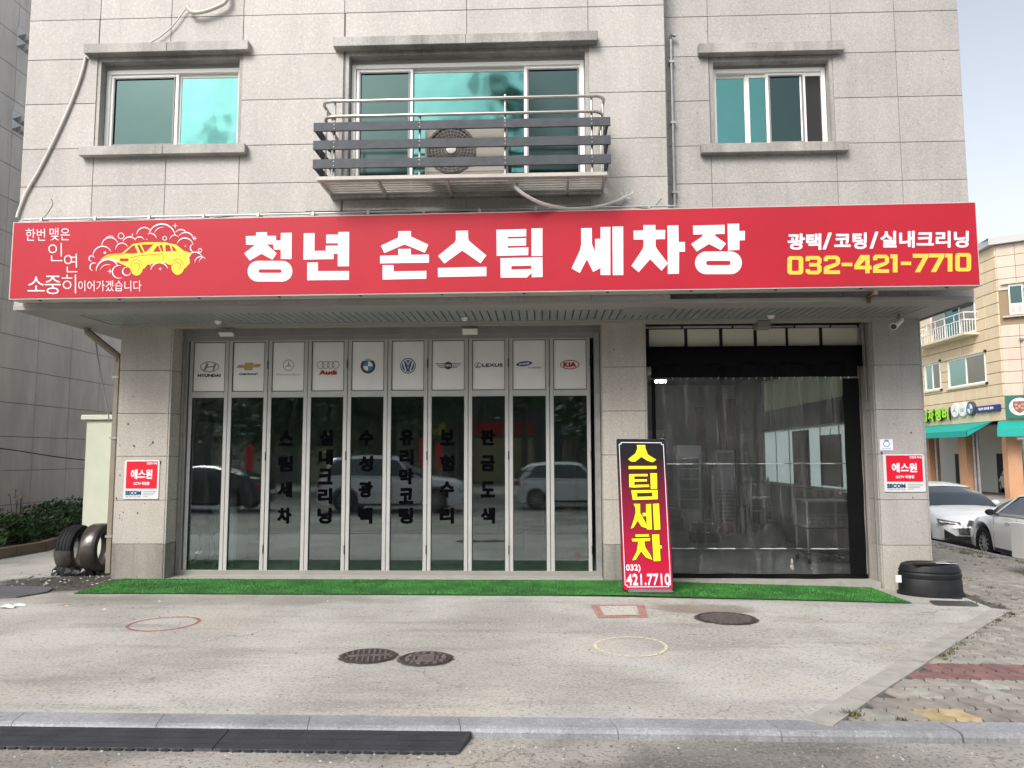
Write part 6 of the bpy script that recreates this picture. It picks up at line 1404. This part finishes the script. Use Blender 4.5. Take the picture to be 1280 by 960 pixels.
m.add([CH(wu0-.06, 8.45, .03), CH(wu1+.06, 8.45, .03), CH(wu1+.06, 9.95, .03), CH(wu0-.06, 9.95, .03)], [(0,1,2,3)]); wch = m.build('window', M_WHITEP, far)
MB().add([CH(wu0, 9.0, .035), CH(wu1, 9.0, .035), CH(wu1, 9.85, .035), CH(wu0, 9.85, .035)], [(0,1,2,3)]).build('pane', M_GLT2, wch)
for u0, u1 in ((wu0+.02, wu0+.19), (wu0+.27, wu1-.03)): MB().add([CH(u0, 8.55, .035), CH(u1, 8.55, .035), CH(u1, 8.88, .035), CH(u0, 8.88, .035)], [(0,1,2,3)]).build('pane', M_GLBR, wch)
for zz in (8.33, 9.97): MB().poly([[(wu0-.35, 0), (wu1+.25, 0), (wu1+.25, .15), (wu0-.35, .15)]], lambda u, v, d: CH(u, zz+d, v-.01), (0, .07)).build('ledge', G_PINK, wch)
# balcony of the far building
fb = MB().cbox(BX-.75, 29.7, 7.82, BX-.021, 35.4, 7.95, .01).build('balcony', M_TRIMB, far)
for z in (8.62, 9.0): MB().tube([(BX-.02, 29.75, z), (BX-.70, 29.75, z), (BX-.70, 35.35, z), (BX-.02, 35.35, z)], .028, 6).build('rail', M_WHITEP, fb)
for k in range(24): y = 29.75+.2435*k; MB().tube([(BX-.70, y, 7.95), (BX-.70, y, 9.0 if k % 4 == 0 else 8.62)], .017, 5).build('baluster', M_WHITEP, fb)
for k in range(4): MB().tube([(BX-.15-.14*k, 29.75, 7.95), (BX-.15-.14*k, 29.75, 8.62)], .017, 5).build('baluster', M_WHITEP, fb)
MB().lathe([(.02, 0), (.75, .0), (.75, .05)], (BX-.01, 32.2, 9.35), 'y', 3).build('x', M_TEAL, fb) if 0 else None
mb = MB(); V = []
for i in range(9):
    a = PI/2*i/8; V += [(BX-.02-.8*math.sin(a), 30.2, 9.72+.28*math.cos(a)), (BX-.02-.8*math.sin(a), 33.8, 9.72+.28*math.cos(a))]
mb.add(V, [(2*i, 2*i+1, 2*i+3, 2*i+2) for i in range(8)]); mb.build('canopy', mat('blue_canopy', (.05,.45,.55), .3), fb)
t = thing('air_conditioner', 'white air conditioner on the far balcony of the beige building', 'air conditioner', (BX-.5, 35.6, 8)); MB().cbox(BX-.62, 35.45, 8.0, BX-.1, 36.3, 8.75, .02).build('casing', M_WHITEP, t); MB().lathe([(.06, 0), (.24, -.01), (.26, -.01), (.26, 0)], (BX-.625, 35.87, 8.38), 'x', 20).build('fan_ring', M_GREY, t)
# ground floor of the far building: orange piers, recess, awnings, signs
M_OR = granite('orange_pier', (.50,.27,.15), (.40,.21,.11), (.56,.32,.19), .05, 0, .1)
for (y0, y1) in ((27.95, 28.35), (31.6, 32.35), (35.5, 36.1), (39.5, 40.2)): MB().cbox(BX+.0, y0, GB, BX+.6, y1, 3.3, .01).build('pier', M_OR, far)
MB().poly([[(0, 0), (1.6, 0), (1.6, .7), (0, .7)]], lambda u, v, d: CH(u, d, -v), (GB, 3.3)).build('pier', M_OR, far)
MB().box(BX+3.1, 27, GB, BX+3.19, 42, 3.3).build('back_wall', mat('shop_white_wall', (.62,.62,.58), .7), far)
grid('shop_floor', [BX-.6, BX+3.2], [27.2, 34, 42], lambda x, y: GB+.01, mat('shop_floor', (.30,.28,.25), .7), kind='structure')
for (y0, y1) in ((33.0, 34.2), (37.2, 38.6)): MB().box(BX+3.05, y0, GB, BX+3.099, y1, 1.7).build('dark_door', M_BLACKM, far)
for y in (31.35, 31.0, 35.3): MB().tube([(BX+.3, y, GB), (BX+.3, y, 3.2)], .07, 8).build('downpipe', M_STEEL, far)
MB().cbox(BX+1.4, 28.9, GB, BX+1.7, 29.15, 2.0, .01).build('lift_post', mat('lift_blue', (.03,.07,.25), .4), far)
make_car('white hatchback being serviced inside the far repair shop', M_CWHITE, 'hatch', (BX+2.3, 30.6, GB+.18), -PI*.62+PI, 'plain')
make_car('white car standing half hidden behind the far shop pier', M_CWHITE, 'hatch', (BX+1.2, 26.0, GB-.0), PI*.95, 'plain') if 0 else None
aw = MB(); V = [(BX-.02, 29.0, 3.30), (BX-.02, 40, 3.30), (BX-1.3, 40, 2.85), (BX-1.3, 29.0, 2.85), (BX-1.3, 40, 2.55), (BX-1.3, 29.0, 2.55)]
aw.add(V, [(0,1,2,3), (3,2,4,5)]); aw.add([V[0], V[3], V[5]], [(0,1,2)]); o = aw.build('awning', M_TEAL, far); md = o.modifiers.new('t', 'SOLIDIFY'); md.thickness = .02
aw = MB(); V = [CH(-.3, 3.25, .02), CH(6, 3.25, .02), CH(6, 2.85, 1.1), CH(-.3, 2.85, 1.1), CH(6, 2.5, 1.1), CH(-.3, 2.5, 1.1)]; aw.add(V, [(0,1,2,3), (3,2,4,5)]); aw.add([V[0], V[3], V[5]], [(0,1,2)]); o = aw.build('awning', M_TEAL, far); md = o.modifiers.new('t', 'SOLIDIFY'); md.thickness = .02
def fF(u, v, d): return (BX-.22-d*3, -u, v)
mb = MB(); mk = MB()
for i, ch in enumerate('수입차정비'):
    a = -36.6+.80*i; add_text(mb, ch, a+.02, 3.58, a+.64, 4.26, fF, off=.015, bold=.022, n=3)
    add_text(mk, ch, a+.06, 3.55, a+.70, 4.23, lambda u, v, d: (BX-.12-d*3, -u, v), off=.015, bold=.028, n=3)
t = thing('shop_sign', 'lime green Korean channel letters over the far repair shop', 'sign', (BX-.1, 34.5, 3.9)); mk.build('letter_backs', M_BLACKM, t); mb.build('lettering', M_LIME, t)
for k, (yc, lab) in enumerate(((32.22, 'left round white emblem sign, next to the lime letters of the far shop'), (31.45, 'middle round white emblem sign over the far repair shop'), (30.68, 'right round emblem sign with blue quarters over the far repair shop'))):
    t = thing('round_sign', lab, 'sign', (BX-.15, yc, 4.05)); MB().lathe([(0, -.14), (.36, -.14), (.38, -.12), (.38, 0)], (BX-.02, yc, 4.05), 'x', 28).build('disc', [M_WHITEP, M_WHITEP, M_INK][k], t)
    g2 = lambda u, v, d: (BX-.165-d, yc-u, 4.05+v)
    if k == 0: MB().poly([[(.0+(.22 if j % 2 == 0 else .04)*math.sin(j*PI/3), (.22 if j % 2 == 0 else .04)*math.cos(j*PI/3)) for j in range(6)]], g2).build('emblem', M_GREY, t)
    elif k == 1: m = MB(); [m.poly([[(-.2, .04-.1*j), (.2, .04-.1*j), (.2, -.0-.1*j), (-.2, -.0-.1*j)]], g2) for j in range(2)]; m.build('emblem', M_GREY, t)
    else:
        MB().poly([ell(0, 0, .26)], g2).build('emblem', M_WHITEP, t); m = MB()
        for a0 in (90, 270): m.poly([[(0, 0)]+arc(0, 0, .25, .25, a0, a0+90)], lambda u, v, d: (BX-.17, yc-u, 4.05+v))
        m.build('emblem', M_BLUE, t)
t = thing('strip_sign', 'dark blue strip sign at the corner of the far repair shop', 'sign', (BX-.1, 29.2, 4)); MB().cbox(BX-.16, 28.15, 3.80, BX-.02, 30.2, 4.12, .02).build('panel', M_NAVY, t); mb = MB(); add_text(mb, '국산차 전차종 정비', -29.9, 3.90, -28.6, 4.03, lambda u, v, d: (BX-.165-d, -u, v), off=.01, bold=.01, n=2); mb.build('lettering', M_WHITE, t)
t = thing('crest_sign', 'dark green square sign with a round white brown-shield emblem on the far corner', 'sign', (22.6, 27.5, 4)); MB().poly([[(.02, 3.38), (1.6, 3.38), (1.6, 4.5), (.02, 4.5)]], lambda u, v, d: CH(u, v, d), (.02, .14)).build('panel', M_GREEN, t)
g3 = lambda u, v, d: CH(.60+u, 3.95+v, .145+d)
MB().poly([ell(0, 0, .42, .42)], g3).build('disc', M_WHITEP, t); MB().poly([[(-.26, .26), (.26, .26), (.27, .0), (.18, -.2), (0, -.33), (-.18, -.2), (-.27, .0)]], lambda u, v, d: g3(u, v, .006)).build('shield', mat('shield_brown', (.22,.08,.05), .5), t)
mb = MB()
for (a, b) in ((-.14, .1), (.13, .1), (-.12, -.08), (.11, -.08)): mb.poly([ell(a, b, .07, .06, 10)], lambda u, v, d: g3(u, v, .010))
mb.poly([ell(0, .02, .06, .08, 12)], lambda u, v, d: g3(u, v, .014)); mb.build('shield_fields', mat('shield_tan', (.42,.25,.18), .5), t)
t = thing('dome_camera', 'small grey dome camera on the pink wall of the far building', 'security camera', CH(.9, 7.3, .05)); MB().lathe([(0, -.12), (.07, -.1), (.09, 0)], CH(.85, 7.25, .09), 'z', 12).build('dome', M_GREY, t, smooth=True); MB().tube([CH(.85, 7.25, .09), CH(1.2, 7.25, .02)], .03, 6).build('arm', M_WHITEP, t)
# ================================================================== ACROSS THE ROAD (behind the photographer, seen only in the glass)
def tree(x, y, H, cr, sd, label, m):
    rr = random.Random(sd); t = thing('street_tree', label, 'tree', (x, y, RZ), group='trees across the road'); tr = MB()
    tp = [(x, y, -.13), (x+rr.uniform(-.1, .1), y, H*.2), (x+rr.uniform(-.25, .25), y+rr.uniform(-.2, .2), H*.45), (x+rr.uniform(-.3, .3), y, H*.8)]
    tr.tube(smooth_pts(tp, 4), [.20*(1-.8*i/12) for i in range(13)], 8); cl = []
    for k in range(38):
        a = rr.uniform(0, 2*PI); hh = H*rr.uniform(.2, .97); prof_ = math.sin(PI*min(1, (hh/H-.02)/1.0))**.6; d = cr*prof_*rr.uniform(.3, 1); c_ = (x+d*math.cos(a), y+d*math.sin(a), hh); cl.append((*c_, cr*rr.uniform(.22, .42)))
        b0 = H*rr.uniform(.2, .6); tr.tube([(x, y, min(b0, hh-.3)), (x+d*.5*math.cos(a), y+d*.5*math.sin(a), (min(b0, hh-.3)+hh)/2+.1), c_], [.06, .035, .012], 5)
    tr.build('trunk', M_BARK, t); mb = MB()
    def cf(q):
        c_ = q.choice(cl); v = Vector((q.gauss(0, 1), q.gauss(0, 1), q.gauss(0, .8))).normalized()*c_[3]*q.uniform(.4, 1.1); return (c_[0]+v.x, c_[1]+v.y, c_[2]+v.z)
    leafcloud(mb, rr, 6000, cf, .12, .27); mb.build('crown', m, t)
for i, (x, y, H, cr) in enumerate(((-20, -25, 12, 4.2), (-13.2, -26, 12.5, 4.2), (-7.5, -25, 11.5, 4.0), (-4.4, -26, 16.8, 3.0), (-.9, -25, 19.3, 2.8), (3.4, -26, 17.0, 3.0), (7.0, -26, 11.5, 4.2), (13.5, -25, 12, 4.2), (20, -26, 11.5, 4.2), (-10, -32, 11, 4.5), (4.5, -32, 11.5, 4.5))):
    tree(x, y, H, cr, 100+i, ['tree reflected in the left upper window, first of the row across the road', 'tree across the road, second of the reflected row', 'tree across the road reflected in the leftmost folding doors', 'tall tree across the road reflected low in the balcony window', 'tallest slim tree across the road reflected in the balcony window', 'tall tree across the road reflected right of the balcony window', 'tree across the road reflected in the rightmost folding doors', 'tree across the road reflected in the plastic curtain', 'last tree of the reflected row across the road', 'tree of the back row behind the left part of the reflected row', 'tree of the back row behind the middle of the reflected row'][i], M_LEAF if i % 3 else M_LEAF2)
def rz0(x, y): return -.13
cars_b = [('white SUV parked across the road, reflected in the middle folding doors', M_CWHITE, 'suv', (-4.65, -13.0), 0), ('dark sedan parked across the road, reflected in the first folding doors', M_CBLACK, 'sedan', (-10.9, -13.1), PI), ('white hatchback parked across the road, reflected in the right folding doors', M_CWHITE, 'hatch', (1.0, -14.4), 0), ('silver sedan parked across the road, reflected in the plastic curtain', M_CSIL, 'sedan', (6.6, -13.2), 0)]
for lab, pm, kd, (x, y), rz_ in cars_b: make_car(lab, pm, kd, (x, y, RZ), rz_, 'plain')
def panelthing(name, label, cat, x, y, w, z0, z1, m, post=True):
    t = thing(name, label, cat, (x, y, -.13)); MB().cbox(x-w/2, y-.03, z0, x+w/2, y+.03, z1, .005).build('panel', m, t)
    if post: MB().tube([(x, y-.05, -.13), (x, y-.05, z1)], .03, 6).build('post', M_STEEL, t)
panelthing('street_banner', 'left red hanging banner across the road, seen as a reflection', 'banner', -12.0, -20, .30, .9, 2.1, M_RED2); panelthing('street_banner', 'middle red hanging banner across the road, seen as a reflection', 'banner', -4.85, -20, .32, 1.0, 2.4, M_RED2); panelthing('street_banner', 'right red hanging banner across the road, seen as a reflection', 'banner', -4.25, -20.4, .25, 1.1, 2.2, M_RED2)
t = thing('shop_row', 'low grey row of shops across the road behind the trees', 'building', (0, -38, 0)); MB().box(-40, -48, -.2, 40, -38, 6.5).build('walls', mat('shop_row_wall', (.12,.12,.11), .8, var=.2), t)
for k in range(14): MB().box(-38+5.6*k, -38.0, 0, -34.2+5.6*k, -37.96, 2.8).build('shop_front', M_GLBR if k % 2 else mat('lit_shopfront', (.50,.42,.20), .5), t); MB().box(-38+5.6*k, -37.98, 3.0, -34.2+5.6*k, -37.9, 3.8).build('fascia', [M_LIME, M_YEL, M_RED2, M_WHITEP][k % 4], t)

t = thing('radio_mast', 'thin lattice radio mast across the road, reflected in the left upper window', 'mast', (-15.6, -27, -.13))
mb = MB(); rr = random.Random(5)
for (dx, dy) in ((-1, -1), (1, -1), (1, 1), (-1, 1)): mb.tube([(-15.6+.55*dx, -27+.55*dy, -.13), (-15.6+.22*dx, -27+.22*dy, 18.0)], .045, 5)
for k in range(24):
    z0_, z1_ = .75*k, .75*(k+1); w0_, w1_ = .55-.33*z0_/18, .55-.33*z1_/18
    mb.tube([(-15.6-w0_, -26.9, z0_), (-15.6+w1_, -26.9, z1_)], .025, 4); mb.tube([(-15.6+w0_, -26.9, z0_), (-15.6-w1_, -26.9, z1_)], .025, 4)
mb.build('lattice', M_STEEL, t); MB().tube([(-15.6, -27, 17.9), (-15.6, -27, 21.0)], .03, 5).build('aerial', M_STEEL, t)
for k, (z_, w_) in enumerate(((16.0, 1.0), (16.9, .8), (20.0, .35))): MB().tube([(-15.6-w_, -26.9, z_-.2*k), (-15.6+w_, -26.9, z_+.2*k)], .05, 5).build('crossarm', M_STEEL, t)

t = thing('ceiling_lamp', 'short lit lamp on the ceiling deep inside the garage', 'ceiling lamp', (2.7, 7.2, 3.4))
em = bpy.data.materials.new('lit_tube'); em.use_nodes = True; N, L = nodes(em); N['Principled BSDF'].inputs['Emission Color'].default_value = (.95,1,.97,1); N['Principled BSDF'].inputs['Emission Strength'].default_value = 60
MB().cbox(2.50, 7.10, 3.36, 2.86, 7.30, 3.455, .01).build('housing', M_WHITEP, t); MB().tube([(2.54, 7.2, 3.335), (2.82, 7.2, 3.335)], .024, 10).build('tube', em, t, smooth=True)

for (x0, x1, z1, m_) in ((3.95, 4.2, 2.9, (.10,.065,.045)), (4.70, 4.95, 3.1, (.09,.06,.045)), (1.9, 3.1, 2.3, (.30,.30,.29))): MB().cbox(x0, 9.5, -.1, x1, 9.59, z1, .006).build('wall_panel', mat('inner_panel_%d' % int(x0*10), m_, .6), bld)
q = random.Random(8)
for k, (x, y, h, c_, nm, lab) in enumerate(((2.35, 8.9, .95, (.12,.13,.15), 'storage_box', 'stack of dark storage boxes left of the fridge in the garage'), (2.9, 7.6, .5, (.30,.28,.24), 'storage_box', 'low pale box on the floor in front of the fridge'), (4.6, 7.3, 1.1, (.06,.06,.065), 'machine', 'tall dark machine between ladder and standing air conditioner'), (3.2, 5.2, .35, (.10,.10,.11), 'machine', 'low dark machine on the garage floor behind the curtain'))):
    z0 = iz(x, y); t = thing(nm, lab, 'box' if 'box' in nm else 'machine', (x, y, z0)); w = q.uniform(.2, .3); m_ = mat('thing_%d' % k, c_, .5)
    MB().cbox(x-w, y-w*.8, z0, x+w, y+w*.8, z0+h*.55, .015).build('lower_case', m_, t); MB().cbox(x-w*.85, y-w*.7, z0+h*.56, x+w*.8, y+w*.7, z0+h, .015).build('upper_case', m_, t); MB().tube([(x-w*.5, y-w*.8, z0+h), (x-w*.5, y-w*.8, z0+h+.08), (x+w*.5, y-w*.8, z0+h+.08), (x+w*.5, y-w*.8, z0+h)], .012, 6).build('handle', M_STEEL, t)
